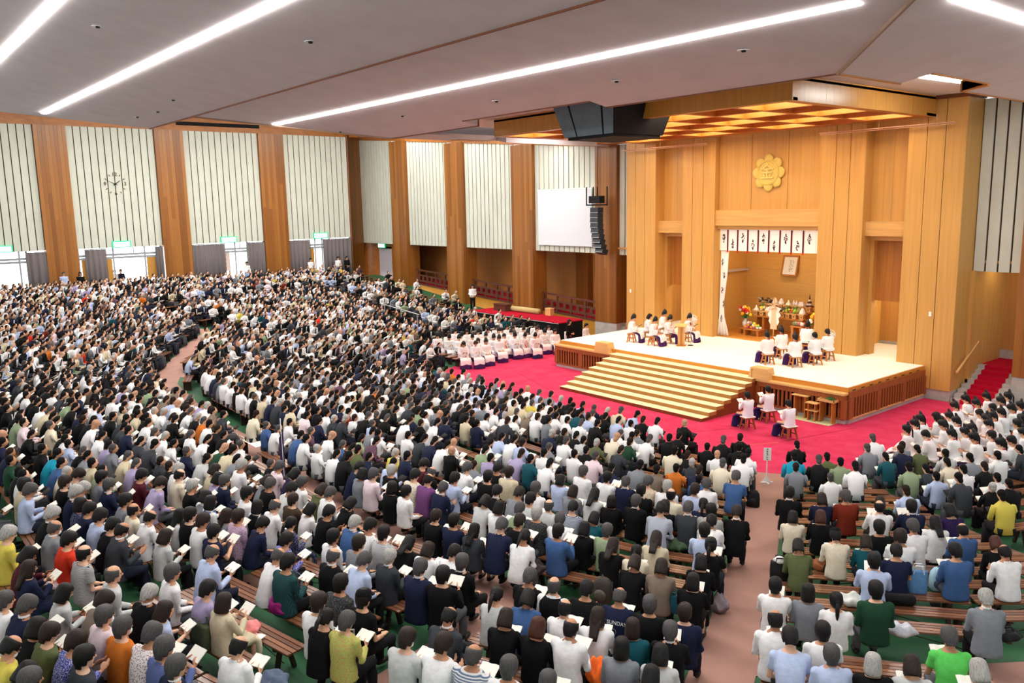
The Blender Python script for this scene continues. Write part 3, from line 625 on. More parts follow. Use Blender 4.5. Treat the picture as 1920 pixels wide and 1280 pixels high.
# emblem: eight petals, a ring and a character in relief
em = empty('emblem', (-.02, 6.0, 9.05)); tag(em, 'gilt flower crest with a raised character on the altar wall', 'emblem')
for k in range(8):
    a = PI/8*(2*k); MB().ell((.58*math.sin(a), -.02, .58*math.cos(a)), (.25, .07, .25), 14, 8).build('petal', M_gold, em, True)
me = MB().lathe([(0, 0), (.56, 0), (.56, .1), (.5, .13), (.47, .1), (0, .1)], n=40); o = me.build('disc', M_gold, em); o.rotation_euler = (R(90), 0, 0)
t = obj('character', text_mesh('金', .72, mat('emblem_gold_light', (232, 212, 130), .5, .4), 'character', .03), em, (0, -.12, .0)); t.rotation_euler = (R(90), 0, 0)

# noren across the niche: white strips with printed crests and red-and-black ribbons
nr = empty('noren', (0, 6.12, 0)); tag(nr, 'white hanging curtain with dark crests and red ribbons over the niche', 'curtain')
M_cloth = mat('white_cloth', (246, 242, 240), .9, .1); M_crest = mat('crest_ink', (92, 66, 84), .9, .1); M_rib = mat('ribbon_dark', (94, 18, 40), .8, .2); M_ribred = mat('ribbon_red', (206, 22, 30), .8, .2)
xe = [-2.68, -2.22, -1.66, -1.1, -.54, .02, .6, 1.18, 1.76, 2.36, 2.62]
def crest(x, z, parent, y=-.02, s=1.):
    m = MB(); rr = random.Random(int(x*99+z*7))
    for i in range(26):
        t = rr.uniform(0, 1); wd_ = (1-abs(2*t-1))*.11*s
        dx, dz = rr.uniform(-wd_, wd_), (t-.5)*.44*s; m.cbox((x+dx, y, z+dz), (.035*s, .006, .045*s))
    return m.build('crest_print', M_crest, parent)
for i in range(10):
    a, b = xe[i], xe[i+1]
    MB().box((a+.005, 0, 5.5), (b-.005, .012, 6.5)).build('cloth_strip', M_cloth, nr)
    if b-a > .3: crest((a+b)/2, 6.1 if i % 2 == 0 else 5.8, nr)
    if 0 < i < 9:
        MB().box((a-.035, -.03, 5.48), (a+.035, -.015, 6.48)).build('ribbon', M_rib, nr); MB().box((a-.04, -.032, 5.42), (a+.04, -.014, 5.5)).build('ribbon_end', M_ribred, nr)
for s, x0, x1, xb in ((-1, -2.68, -2.24, -2.9), (1, 2.5, 2.62, 2.1)):
    dc = empty('drape', (0, 6.2, 0)); tag(dc, 'white crest-printed drape tied at the %s side of the niche' % ('left' if s < 0 else 'right'), 'curtain')
    rs = []
    for z, a, b in ((5.55, x0, x1), (4.3, x0, x1-.06*(s < 0)), (3.0, x0-.02, x0+.22 if s < 0 else x1), (2.3, x0-.03, x0+.26 if s < 0 else x1+.01), (1.37, xb+.02, x1+.12 if s < 0 else x1+.05)):
        rs.append([(a+(b-a)*i/16, .05*math.sin(i*1.6)+.02, z) for i in range(17)])
    vs = [p for r in rs for p in r]; fs = [(k*17+i, k*17+i+1, (k+1)*17+i+1, (k+1)*17+i) for k in range(4) for i in range(16)]
    o = MB().add(vs, fs).build('cloth', M_cloth, dc, True); o.modifiers.new('t', 'SOLIDIFY').thickness = .012
    for z in (4.95, 4.3, 3.6, 2.9, 2.2): crest((x0+x1)/2+(.06 if z in (4.3, 2.9) else -.05), z, dc, -.07, .75)
# framed scroll
fr = empty('framed_scroll', (-.95, 9.45, 4.62)); fr.rotation_euler = (R(-14), 0, 0); tag(fr, 'wood-framed calligraphy tilted out from the niche back wall', 'picture')
for a, b in (((-.44, -.03, -.52), (.44, .03, -.44)), ((-.44, -.03, .44), (.44, .03, .52)), ((-.44, -.03, -.44), (-.36, .03, .44)), ((.36, -.03, -.44), (.44, .03, .44))): MB().box(a, b).build('frame_bar', M_stool, fr)
MB().box((-.36, -.005, -.44), (.36, .01, .44)).build('sheet', M_paper, fr)
M_ink = mat('faint_ink', (120, 112, 106), .9, .1); m = MB(); rr = random.Random(3)
for cx in (.06, -.02, .14):
    for i in range(9): m.cbox((cx+rr.uniform(-.03, .03), -.008, .26-.065*i), (rr.uniform(.02, .07), .004, rr.uniform(.012, .03)))
m.build('brush_marks', M_ink, fr)
# altar tables
def table(name, loc, w_, d_, h_, lab, legs=((-.35, 0), (.35, 0))):
    t = empty(name, loc); tag(t, lab, 'table'); MB().box((-w_/2, -d_/2, h_-.05), (w_/2, d_/2, h_)).build('tabletop', M_stool, t)
    for lx, _ in legs: MB().box((lx*w_-.06, -d_/2+.04, 0), (lx*w_+.06, d_/2-.04, h_-.05)).build('leg', M_stool, t)
    return t
NF = H+.05
table('offering_table', (-.5, 7.9, NF), 2.9, .55, .92, 'long wooden offering table, lower front tier in the niche', ((-.24, 0), (-.38, 0), (.34, 0), (.46, 0)))
table('offering_table', (-.6, 8.65, NF), 3.3, .6, 1.2, 'long wooden offering table, higher rear tier in the niche')
table('low_stand', (-1.42, 7.2, NF), 1.05, .5, .34, 'low wooden stand heaped with fruit at the left of the niche')
table('low_stand', (1.15, 7.0, NF), .6, .5, .75, 'wooden stand carrying produce at the right of the niche')
# sanbo trays with offerings
def sanbo(x, y, z, kind, lab):
    s = empty('offering_stand', (x, y, z)); tag(s, 'stand under the '+lab, 'stand', 'offering stands')
    MB().box((-.1, -.1, 0), (.1, .1, .2)).build('base', M_oak, s); MB().box((-.17, -.17, .2), (.17, .17, .23)).build('tray', M_oak, s)
    h = MB().lathe([(0, 0), (.028, 0), (.028, .004), (0, .004)], n=10).build('hole', M_groove, s); h.rotation_euler = (R(90), 0, 0); h.location = (0, -.1, .1)
    for a in ((-.17, -.17, .23, .17, -.15, .26), (-.17, .15, .23, .17, .17, .26), (-.17, -.15, .23, -.15, .15, .26), (.15, -.15, .23, .17, .15, .26)): MB().box(a[:3], a[3:]).build('tray_rim', M_oak, s)
    f = empty('offering', (x, y, z+.235)); tag(f, lab, 'offering')
    rr = random.Random(int(x*100+y*7))
    def ball(c, r, col, nm): MB().ell(c, (r, r, r*.95), 10, 7).build(nm, mat('off_%d_%d_%d' % col, col, .5, .4), f, True)
    W = (246, 242, 236)
    if kind == 'mochi': ball((0, 0, .06), .15, W, 'rice_cake'); ball((0, 0, .16), .11, (250, 226, 222), 'rice_cake'); ball((0, 0, .24), .07, W, 'rice_cake')
    elif kind == 'cone': MB().lathe([(.16, 0), (.16, .03), (.06, .12), (.02, .25), (0, .27)], n=12).build('rice_heap', mat('off_rice', W, .8, .2), f, True)
    elif kind == 'veg':
        for i in range(12): ball((rr.uniform(-.13, .13), rr.uniform(-.13, .13), rr.uniform(.05, .2)), rr.uniform(.04, .075), rr.choice([(160, 200, 80), (90, 150, 60), (235, 235, 190), (240, 210, 60), (220, 60, 40)]), 'vegetable')
        for i in range(5): MB().tube([(rr.uniform(-.05, .05), rr.uniform(-.05, .05), .12), (rr.uniform(-.12, .12), rr.uniform(-.12, .12), .36)], [.03, .008], 6).build('leaf', mat('off_leaf', (70, 140, 60), .6, .3), f)
    elif kind == 'dark':
        for i in range(4): MB().lathe([(.19-.04*i, .09*i), (.19-.04*i, .09*i+.05), (.1-.02*i, .09*i+.09)], n=10).build('tier', mat('off_dark%d' % (i % 2), ((88, 48, 40), (226, 210, 196))[i % 2], .6, .3), f)
        MB().tube([(0, 0, .3), (0, 0, .62)], [.05, .006], 6).build('spire', mat('off_dark0', (88, 48, 40), .6, .3), f)
    elif kind == 'seaweed':
        for i in range(10): MB().ell((rr.uniform(-.14, .14), rr.uniform(-.1, .1), rr.uniform(.05, .26)), (.09, .03, .05), 8, 6, Matrix.Rotation(rr.uniform(0, 3), 3, 'Z')).build('strip', mat('off_sw%d' % (i % 3), [(96, 84, 66), (210, 196, 160), (56, 50, 52)][i % 3], .6, .4), f, True)
        MB().tube([(0, 0, .1), (0, 0, .52)], [.03, .006], 6).build('stick', M_oak, f)
    elif kind == 'flask':
        for dx in (-.07, .07): MB().lathe([(.05, 0), (.07, .08), (.05, .16), (.02, .2), (.03, .26), (0, .26)], (dx, 0, 0), 12).build('flask', mat('porcelain', (240, 240, 244), .25, .6), f, True)
    elif kind == 'box':
        for i in range(3): MB().box((-.15+.02*i, -.12+.02*i, .07*i), (.15-.02*i, .12-.02*i, .07*i+.065)).build('wrapped_box', mat('off_box%d' % (i % 2), [(244, 226, 220), W][i % 2], .7, .2), f)
LOW = [(-1.75, 'cone', 'white rice cone, leftmost on the lower tier'), (-1.4, 'veg', 'greens with a red radish on the lower tier, second from the left'), (-1.05, 'box', 'wrapped boxes on the lower tier behind the paper wand'), (-.26, 'seaweed', 'dark mottled dried goods, left of the pale cabbage on the lower tier'),
       (.02, 'veg', 'pale cabbage and leaves in the middle of the lower tier'), (.38, 'veg', 'fruit heap with a red apple on the lower tier'), (.76, 'mochi', 'tiered pink and white cakes at the right of the lower tier')]
UPP = [(-1.99, 'seaweed', 'dark knotted dried goods, leftmost on the upper tier'), (-1.54, 'seaweed', 'dried fish bundle with a stick, second on the upper tier'), (-1.2, 'mochi', 'rounded rice cakes behind the wand on the upper tier'), (-.85, 'mochi', 'flat white cakes right of the wand on the upper tier'), (-.46, 'cone', 'star-shaped white heap with a gold stick on the upper tier'),
       (-.1, 'flask', 'pair of white flasks on the upper tier'), (.26, 'box', 'pale wrapped parcel, second from the right on the upper tier'), (.66, 'dark', 'dark brown tiered tower at the right end of the upper tier')]
for x, k, l in LOW: sanbo(x, 7.9, NF+.92, k, l)
for x, k, l in UPP: sanbo(x, 8.65, NF+1.2, k, l)
# paper wand on its stand
gh = empty('paper_wand', (-.33, 7.25, NF)); tag(gh, 'tall wand with zigzag white paper and a long pink streamer before the tables', 'wand')
MB().tube([(0, 0, 0), (0, 0, 1.95)], .03).build('staff', M_oak, gh); MB().box((-.2, -.2, 0), (.2, .2, .08)).build('stand', M_stool, gh)
M_pinkp = mat('pink_silk', (240, 200, 168), .8, .2)
MB().prism([(-.16, -.05, .42), (.2, -.05, .42), (.1, -.05, 1.4), (-.08, -.05, 1.4)], (0, .02, 0)).build('streamer', M_pinkp, gh)
for s in (-1, 1):
    z = 1.55; pts = [(s*.05, z)]
    for i in range(6): pts.append((s*(.38 if i % 2 == 0 else .26)*(1 if i < 4 else .8), z-.12-.16*i))
    pts += [(s*.1, z-1.02), (s*.06, z-.5)]
    MB().prism([(x, -.03*s, zz_) for x, zz_ in (pts if s > 0 else pts[::-1])], (0, .015, 0)).build('zigzag_paper', M_cloth, gh)
    MB().tube([(0, -.08, 1.42), (s*.16, -.1, 1.52), (s*.2, -.1, 1.36), (s*.06, -.08, 1.38)], .035, 6).build('bow_loop', M_pinkp, gh)
    MB().tube([(0, -.06, 1.5), (s*.14, -.08, 1.62), (s*.3, -.08, 1.6)], .02, 6).build('bow_tail', M_pinkp, gh)
# flowers and produce
def flowers(loc, n, spread, h_, lab, vase=True, seed=1):
    f = empty('flower_arrangement', loc); tag(f, lab, 'flowers'); rr = random.Random(seed)
    if vase: MB().lathe([(.08, 0), (.15, .12), (.16, .25), (.08, .4), (.1, .45), (0, .45)], n=16).build('vase', mat('vase_white', (226, 222, 214), .3, .5), f, True)
    for i in range(n):
        a, r = rr.uniform(0, 2*PI), spread*math.sqrt(rr.uniform(0, 1)); z = h_+rr.uniform(-.22, .3)*(1-r/spread*.4)
        p = (r*math.cos(a), r*math.sin(a)*.6, z)
        MB().tube([(0, 0, .4), p], .008, 4).build('stem', mat('stem_green', (60, 120, 50), .6, .3), f)
        c = rr.choice([(246, 220, 40), (250, 230, 70), (240, 96, 40), (250, 246, 236), (220, 50, 40), (246, 190, 40)])
        m = MB()
        for k in range(5): b_ = 2*PI*k/5; m.ell((p[0]+.045*math.cos(b_), p[1]-.01, p[2]+.045*math.sin(b_)), (.045, .02, .045), 6, 4)
        m.build('bloom', mat('petal_%d_%d_%d' % c, c, .6, .2), f, True)
    for i in range(6):
        a = rr.uniform(0, 2*PI); MB().tube([(0, 0, .45), (.3*math.cos(a), .2*math.sin(a), .55), (.45*math.cos(a), .3*math.sin(a), .5)], [.03, .05, .005], 5, .3).build('leaf', mat('leaf_green', (50, 110, 48), .6, .3), f)
flowers((-2.12, 7.55, NF+.3), 34, .34, .78, 'yellow, orange and white flowers in a white vase, left of the niche', True, 2)
table('vase_stand', (-2.12, 7.55, NF), .5, .45, .3, 'small wooden stand under the left flower vase')
flowers((1.75, 7.45, NF+.3), 26, .3, .75, 'yellow and white flowers half hidden behind the right drape', True, 5)
table('vase_stand', (1.75, 7.45, NF), .5, .45, .3, 'small wooden stand under the right flower vase')
rr = random.Random(11)
for i in range(22):
    c, nm = rr.choice([((246, 214, 60), 'yellow citrus'), ((244, 240, 230), 'white radish'), ((150, 200, 80), 'green melon'), ((236, 150, 60), 'orange persimmon'), ((196, 110, 160), 'purple yam'), ((80, 130, 60), 'dark green squash')])
    a = (i % 8)/7-.5; lay = i//8
    o = MB().ell((0, 0, 0), (.075, .075, .07), 10, 7).build('fruit', mat('fruit_%d_%d_%d' % c, c, .45, .4), None, True); o.location = (-1.42+a*.82*(1-.2*lay), 7.12+.1*(i % 3)*.6, NF+.41+.1*lay)
    tag(o, '%s, %s along the %s layer of the fruit heap' % (nm, ordn[i % 8], ['bottom', 'middle', 'top'][lay]), 'fruit', 'fruit heap on the low stand')
for i in range(8):
    c = rr.choice([(236, 220, 214), (180, 90, 90), (222, 190, 150), (120, 130, 90)])
    o = MB().ell((0, 0, 0), (.11, .07, .09), 10, 7).build('parcel', mat('fruit_%d_%d_%d' % c, c, .5, .4), None, True); o.location = (.95+.13*(i % 4), 6.95+.12*(i//4 % 2), NF+.84)
    tag(o, 'small rounded offering parcel on the right stand, %s of eight' % ordn[i], 'parcel', 'parcels on the right stand')

# lectern, microphone, fans on the dais
lc = empty('lectern', (-2.2, 2.75, H)); lc.rotation_euler = (0, 0, R(30)); tag(lc, 'slim wooden lectern with slanted top among the left-hand priests', 'lectern')
MB().box((-.03, -.16, 0), (.03, .16, .92)).build('upright', M_stool, lc); MB().box((-.16, -.03, 0), (.16, .03, .9)).build('upright', M_oak, lc)
MB().box((-.2, -.2, 0), (.2, .2, .04)).build('base', M_stool, lc); MB().cbox((0, 0, .95), (.5, .38, .035), 0, R(12)).build('desk', M_oak, lc)
mc = empty('microphone_stand', (-1.95, 3.1, H)); tag(mc, 'thin microphone stand with round base right of the lectern', 'microphone stand')
MB().lathe([(0, 0), (.13, 0), (.13, .02), (.02, .04), (0, .04)], n=18).build('base', M_blackg, mc); MB().tube([(0, 0, .03), (0, 0, .95)], .012).build('pole', M_steel, mc); MB().tube([(0, 0, .95), (-.06, .02, 1.05)], [.015, .025]).build('microphone', M_black, mc)
def fan(loc, lab, bench=False):
    f = empty('electric_fan', loc); tag(f, lab, 'fan')
    MB().lathe([(0, 0), (.15, 0), (.14, .03), (.03, .05), (.02, .05)], n=16).build('base', M_white, f); MB().tube([(0, 0, .05), (0, 0, .85)], .03).build('pole', M_white, f)
    g = MB()
    for k in range(16):
        a = 2*PI*k/16; g.tube([(0, -.08, 0), (.2*math.cos(a), -.05, .2*math.sin(a)), (.2*math.cos(a), .02, .2*math.sin(a))], .006, 4)
    for r in (.1, .2): g.tube([(r*math.cos(2*PI*k/20), -.06, r*math.sin(2*PI*k/20)) for k in range(21)], .008, 5)
    o = g.build('cage', M_white, f); o.location = (0, 0, .98)
    for k in range(3): b_ = MB().ell((.09, 0, 0), (.09, .01, .05), 8, 5).build('blade', mat('fan_blade', (210, 216, 222), .4, .4), f, True); b_.location = (0, -.02, .98); b_.rotation_euler = (0, 2*PI*k/3, 0)
    MB().ell((0, .05, .98), (.06, .09, .06)).build('motor', M_white, f, True)
fan((-2.95, 4.6, H), 'white pedestal fan behind the left-hand priests'); fan((4.05, 4.75, H), 'white pedestal fan behind the right-hand priests')
# stools
def stool(loc, rz, lab, m, cushion=True):
    s = empty('stool', loc, rz); tag(s, lab, 'stool')
    MB().box((-.2, -.16, .38), (.2, .16, .43)).build('seat', m, s)
    for sx in (-1, 1):
        for sy in (-1, 1): MB().tube([(sx*.14, sy*.1, .39), (sx*.2, sy*.17, 0)], [.035, .03], 6).build('leg', m, s)
        MB().box((sx*.17-.015, -.14, .16), (sx*.17+.015, .14, .2)).build('stretcher', m, s)
    if cushion: MB().box((-.21, -.17, .43), (.21, .17, .455)).build('cushion', M_cloth, s)
    return s
# low tables with sprigs before the dais, on a mat
mt = tag(MB().prism([(5.55, -.75, .012), (7.2, -.75, .012), (7.2, -.05, .012), (5.55, -.05, .012)], (0, 0, .012)).build('straw_mat', mat('straw_mat', (206, 208, 160), .9, .1, .08, 30., stretch=(20, 1, 1))), 'pale green straw mat under the small tables beside the stairs', 'mat')
def desk(loc, w_, d_, h_, lab, shelf=False, tray=False):
    d = empty('small_table', loc); tag(d, lab, 'table'); MB().box((-w_/2, -d_/2, h_-.03), (w_/2, d_/2, h_)).build('tabletop', M_oak, d)
    for x in (-w_/2+.1, w_/2-.1): MB().box((x-.02, -d_/2+.05, 0), (x+.02, d_/2-.05, h_-.03)).build('leg_board', M_stool, d)
    if shelf: MB().box((-w_/2, -d_/2+.02, h_*.55), (w_/2, d_/2-.02, h_*.55+.03)).build('shelf', M_oak, d)
    if tray:
        for a in ((-w_/2, -d_/2, w_/2, -d_/2+.03), (-w_/2, d_/2-.03, w_/2, d_/2), (-w_/2, -d_/2, -w_/2+.03, d_/2), (w_/2-.03, -d_/2, w_/2, d_/2)): MB().box((a[0], a[1], h_), (a[2], a[3], h_+.05)).build('rim', M_oak, d)
    return d
desk((5.85, -.33, .024), .62, .32, .82, 'plain narrow table, left of the tables on the straw mat')
desk((6.42, -.5, .024), .46, .3, .66, 'low two-shelf table in the middle of the straw mat', True)
desk((6.92, -.38, .024), .66, .36, .8, 'tray-topped table holding green sprigs on the straw mat', False, True)
M_leafg = mat('sakaki_green', (40, 116, 44), .5, .4)
for i in range(9):
    a = i*.7; m = MB(); m.tube([(0, 0, 0), (.26, .02, .05)], .008, 5)
    for k in range(6): m.ell((.06+.035*k, (.04 if k % 2 else -.04), .03), (.04, .02, .008), 6, 4, Matrix.Rotation(.6 if k % 2 else -.6, 3, 'Z'))
    o = m.build('leaf_sprig', M_leafg, None, True); o.location = (6.78+.025*i, -.38+.04*math.sin(a), .855+.015*(i % 4)); o.rotation_euler = (0, 0, math.sin(a)*.7)
    tag(o, 'green leafy sprig lying in the tray, %s of nine from the left' % ordn[i], 'sprig', 'sprigs in the tray')
# gong stand microphone at the stairs
mk = empty('gooseneck_microphone', (3.75, -.36, 1.12)); tag(mk, 'small black microphone clipped to the right stair block', 'microphone'); MB().tube([(0, 0, 0), (0, -.02, .3), (.04, -.04, .38)], [.008, .008, .02]).build('neck', M_black, mk); MB().lathe([(0, 0), (.04, 0), (.03, .02), (0, .02)], n=10).build('clip', M_black, mk)

# side platform with black skirt
pf = empty('side_platform', (0, 0, 0)); tag(pf, 'red-topped platform with black skirting left of the dais', 'platform')
MB().box((-21.3, 4.75, 1.06), (-12.75, 6.75, 1.12)).build('deck', mat('platform_red', (178, 20, 44), .9, .1, .08, 3.), pf)
MB().box((-21.25, 4.8, 0), (-12.8, 6.7, 1.06)).build('skirt', M_black, pf); MB().box((-21.3, 4.74, 1.04), (-12.75, 4.76, 1.075)).build('edge_strip', M_steel, pf)
mr = tag(MB().tube([(-18.9, 6.35, 1.3), (-16.4, 6.45, 1.3)], .17, 14).build('rolled_mat', mat('straw_roll', (196, 178, 124), .9, .1, .1, 20.), None, True), 'rolled straw mat lying at the back of the red platform', 'mat')
bx = empty('wooden_chest', (-19.6, 6.1, 1.12)); tag(bx, 'low brown wooden chest behind the rolled mat', 'chest'); MB().box((-.6, -.25, 0), (.6, .25, .38)).build('body', M_railwood, bx); MB().box((-.63, -.28, .38), (.63, .28, .44)).build('lid', M_railwood, bx)
crt = empty('pale_carton', (-15.6, 6.6, 1.12)); tag(crt, 'small pale carton against the ramp wall', 'box'); MB().box((-.25, -.15, 0), (.25, .15, .42)).build('body', mat('carton', (206, 160, 104), .8, .2), crt); MB().box((-.26, -.16, .4), (.26, .16, .45)).build('lid', mat('carton2', (216, 172, 116), .8, .2), crt)
# standing sign at the aisle head
sg = empty('aisle_sign', (9.25, -7.55, zf(9.25, -7.55)), R(38)); tag(sg, 'small white standing sign with vertical black characters at the aisle head', 'sign')
MB().box((-.02, -.02, .05), (.02, .02, 1.0)).build('post', M_white, sg)
for r_ in (R(20), R(110)): MB().cbox((0, 0, .03), (.5, .07, .05), r_).build('foot', M_white, sg)
for s in (-1, 1): MB().prism([(s*.02, -.01, .05), (s*.18, -.01, .05), (s*.02, -.01, .3)], (0, .02, 0)).build('brace', M_white, sg)
MB().box((-.14, -.035, .92), (.14, -.02, 1.42)).build('board', M_white, sg); m = MB(); rr = random.Random(5)
for i in range(6):
    z = 1.36-.078*i
    for k in range(5): m.cbox((rr.uniform(-.02, .02), -.038, z+rr.uniform(-.02, .02)), ((.05, .012)[k % 2], .004, (.009, .045)[k % 2]))
m.build('lettering', M_black, sg); sg.scale = (.72, .72, .72)
s2_ = empty('white_post', (-10.6, 3.3, 0)); tag(s2_, 'short white post beside the suited usher left of the dais', 'post'); MB().box((-.05, -.05, 0), (.05, .05, 1.0)).build('shaft', M_white, s2_); MB().box((-.12, -.12, 0), (.12, .12, .05)).build('foot', M_white, s2_)
# ================================================================== PEOPLE: shared meshes
def remesh(mb, voxel, faces, it=4, name='m'):
    o = obj(name, mb.mesh(name, None)); r = o.modifiers.new('r', 'REMESH'); r.mode = 'VOXEL'; r.voxel_size = voxel
    s = o.modifiers.new('s', 'SMOOTH'); s.factor = .5; s.iterations = it
    dg = bpy.context.evaluated_depsgraph_get(); n = len(o.evaluated_get(dg).data.polygons)
    if n > faces:
        d = o.modifiers.new('d', 'DECIMATE'); d.ratio = faces/n/1.6; dg = bpy.context.evaluated_depsgraph_get()
    me = bpy.data.meshes.new_from_object(o.evaluated_get(dg)); bpy.data.objects.remove(o); me.name = name
    me.polygons.foreach_set('use_smooth', [True]*len(me.polygons)); me.materials.clear(); me.materials.append(None); return me
def ering(c, rx, ry, n=16, m=None, p=2.4):
    out = []
    for i in range(n):
        a = 2*PI*i/n; ca, sa = math.cos(a), math.sin(a)
        v = Vector((rx*math.copysign(abs(ca)**(2/p), ca), ry*math.copysign(abs(sa)**(2/p), sa), 0)); out.append((m @ v if m else v)+Vector(c))
    return out
def head_parts(mb, Mh, neck_to):
    def E_(c, r, nu=14, nv=10): mb.ell(Mh @ Vector(c), r, nu, nv, Mh.to_3x3())
    E_((0, -.012, .03), (.077, .097, .09)); E_((0, .028, -.035), (.06, .066, .085)); E_((0, .062, -.098), (.03, .026, .022)); E_((0, .074, .026), (.05, .02, .014))
    mb.tube([Mh @ Vector((0, .086, .014)), Mh @ Vector((0, .114, -.028))], [.011, .017], 8)
    for s in (-1, 1): E_((s*.079, -.006, -.012), (.013, .021, .034), 8, 6)
    mb.tube([Mh @ Vector((0, -.02, -.03)), Vector(neck_to)], [.056, .062], 12)
def hand(mb, wr, fwd, up, side, curl=.5, spread=1.):
    """palm, four unequal bent fingers and a thumb; wr wrist, fwd pointing direction, up = back of the hand, side = towards the thumb"""
    f, u, t = Vector(fwd).normalized(), Vector(up).normalized(), Vector(side).normalized(); wr = Vector(wr); m = Matrix((t, f, u)).transposed()
    mb.ell(wr+f*.045, (.04, .052, .016), 10, 7, m)
    for k, (dx, L) in enumerate(((.028, .07), (.01, .08), (-.009, .074), (-.027, .058))):
        a = wr+f*.085+t*dx*spread; b = a+f*L*.55-u*L*.12*curl*2; c = b+f*L*.35-u*L*.3*curl*2
        mb.tube([wr+f*.06+t*dx*.8, a, b, c], [.0095, .0092, .0085, .0075], 6)
    a = wr+f*.03+t*.034; mb.tube([wr+f*.02+t*.02, a+t*.012, a+t*.022+f*.032, a+t*.018+f*.06-u*.004], [.012, .011, .01, .008], 6)
TR = [(.40, .155, .115), (.46, .182, .135), (.54, .178, .13), (.66, .155, .112), (.78, .17, .118), (.88, .188, .118), (.95, .182, .10), (1.0, .12, .08), (1.045, .06, .058)]
class Pose: pass
def make_pose(lean, bow, arms, knee=.0, turn=0.):
    P = Pose(); P.lean = lean
    def cy(z): k = max(0, (z-.5)/.5); return lean*k**1.15-.028*math.sin(min(1, k)*PI)
    P.cy = cy
    P.sh = [Vector((s*.185, cy(.95)+.005, .945)) for s in (-1, 1)]
    if arms == 'read': P.el = [Vector((s*.235, cy(.72)+.07+lean*.4, .685)) for s in (-1, 1)]; P.wr = [Vector((s*.105, cy(.7)+.29+lean*.5, .735)) for s in (-1, 1)]
    elif arms == 'up': P.el = [Vector((s*.235, cy(.78)+.14+lean*.3, .71)) for s in (-1, 1)]; P.wr = [Vector((s*.1, cy(.9)+.31+lean*.4, .84)) for s in (-1, 1)]
    else: P.el = [Vector((s*.235, cy(.72)+.03+lean*.5, .67)) for s in (-1, 1)]; P.wr = [Vector((s*.1, .27+lean*.5, .575)) for s in (-1, 1)]
    P.arms = arms
    P.hip = [Vector((s*.09, .03, .485)) for s in (-1, 1)]; P.kn = [Vector((s*(.105+knee), .43, .475)) for s in (-1, 1)]; P.an = [Vector((s*(.1+knee*.6), .41, .1)) for s in (-1, 1)]
    hp = Vector((0, cy(1.0)+.035+.05*math.sin(bow), 1.172-.03*math.sin(bow)))
    P.Mh = Matrix.Translation(hp) @ Matrix.Rotation(turn, 4, 'Z') @ Matrix.Rotation(-bow, 4, 'X')
    return P
def body_mesh(P, name, voxel=.0095, faces=2600):
    mb = MB(); head_parts(mb, P.Mh, (0, P.cy(.98), .97))
    mb.rings([ering((0, P.cy(z), z), rx*.94, ry*.92) for z, rx, ry in TR])
    for i, s in enumerate((-1, 1)):
        mb.tube([P.sh[i], P.sh[i].lerp(P.el[i], .5), P.el[i], P.el[i].lerp(P.wr[i], .45), P.wr[i]], [.05, .045, .039, .038, .027], 10)
        if P.arms == 'lap': hand(mb, P.wr[i], (-s*.35, 1, -.05), (0, 0, 1), (-s, 0, 0), .35)
        else: hand(mb, P.wr[i], (-s*.45, 1, .35), (-s*.1, -.3, -1), (-s*.55, 0, .85), .45)
        mb.tube([P.hip[i], P.hip[i].lerp(P.kn[i], .5), P.kn[i], P.kn[i].lerp(P.an[i], .35), P.an[i], P.an[i]+Vector((0, 0, -.05))], [.085, .075, .057, .054, .036, .04], 10)
        mb.ell(P.an[i]+Vector((s*.01, .07, -.062)), (.042, .12, .034), 10, 6)
    return remesh(mb, voxel, faces, 3, name)
def sleeve(mb, P, i, r0, r1, upto=1.):
    pts = [P.sh[i]+Vector((0, 0, .0)), P.sh[i].lerp(P.el[i], .5), P.el[i]]; rad = [r0, r0*.95, r0*.86]
    if upto >= 1: pts += [P.el[i].lerp(P.wr[i], .5), P.el[i].lerp(P.wr[i], .93)]; rad += [r0*.8, r1]
    else: pts = [pts[0], pts[0].lerp(P.el[i], .4), pts[0].lerp(P.el[i], upto)]; rad = [r0, r0, r0*1.02]
    mb.tube(pts, rad, 12)
def shirt_mesh(P, name, ext=.014, hem=.43, short=0, collar=True, faces=900, sl=True):
    mb = MB(); rs = [ering((0, P.cy(z), z), rx+ext, ry+ext) for z, rx, ry in TR[1:-1] if z > hem]
    rs = [ering((0, P.cy(hem), hem), .182+ext*1.3, .137+ext*1.3)]+rs+[ering((0, P.cy(1.02), 1.018), .078, .07)]
    mb.rings(rs)
    if sl:
        for i in (0, 1): mb.ell(P.sh[i], (.066+ext*.4,)*3, 10, 8); sleeve(mb, P, i, .054+ext*.5, .04+ext*.3, short if short else 1.)
    if collar: mb.lathe([(.05, 0), (.072, 0), (.066, .035), (.05, .035)], (0, P.cy(1.02), 1.012), 14)
    return remesh(mb, .014, faces, 4, name)
def trousers_mesh(P, name, r=.0, faces=700, skirt=False):
    mb = MB(); mb.ell((0, .0, .485), (.185, .145, .085), 14, 8)
    if skirt: mb.rings([ering((0, y, z), rx, ry, 14) for y, z, rx, ry in ((.02, .55, .17, .11), (.2, .5, .185, .1), (.4, .49, .19, .09), (.475, .42, .2, .075), (.48, .25, .21, .075), (.47, .2, .2, .07))])
    for i in (0, 1):
        if not skirt: mb.tube([P.hip[i], P.hip[i].lerp(P.kn[i], .5), P.kn[i], P.kn[i].lerp(P.an[i], .4), P.an[i]+Vector((0, 0, .0))], [.098, .088, .073, .068, .062], 12)
        else: mb.tube([P.hip[i], P.kn[i]], [.1, .08], 10)
    return remesh(mb, .015, faces, 3, name)
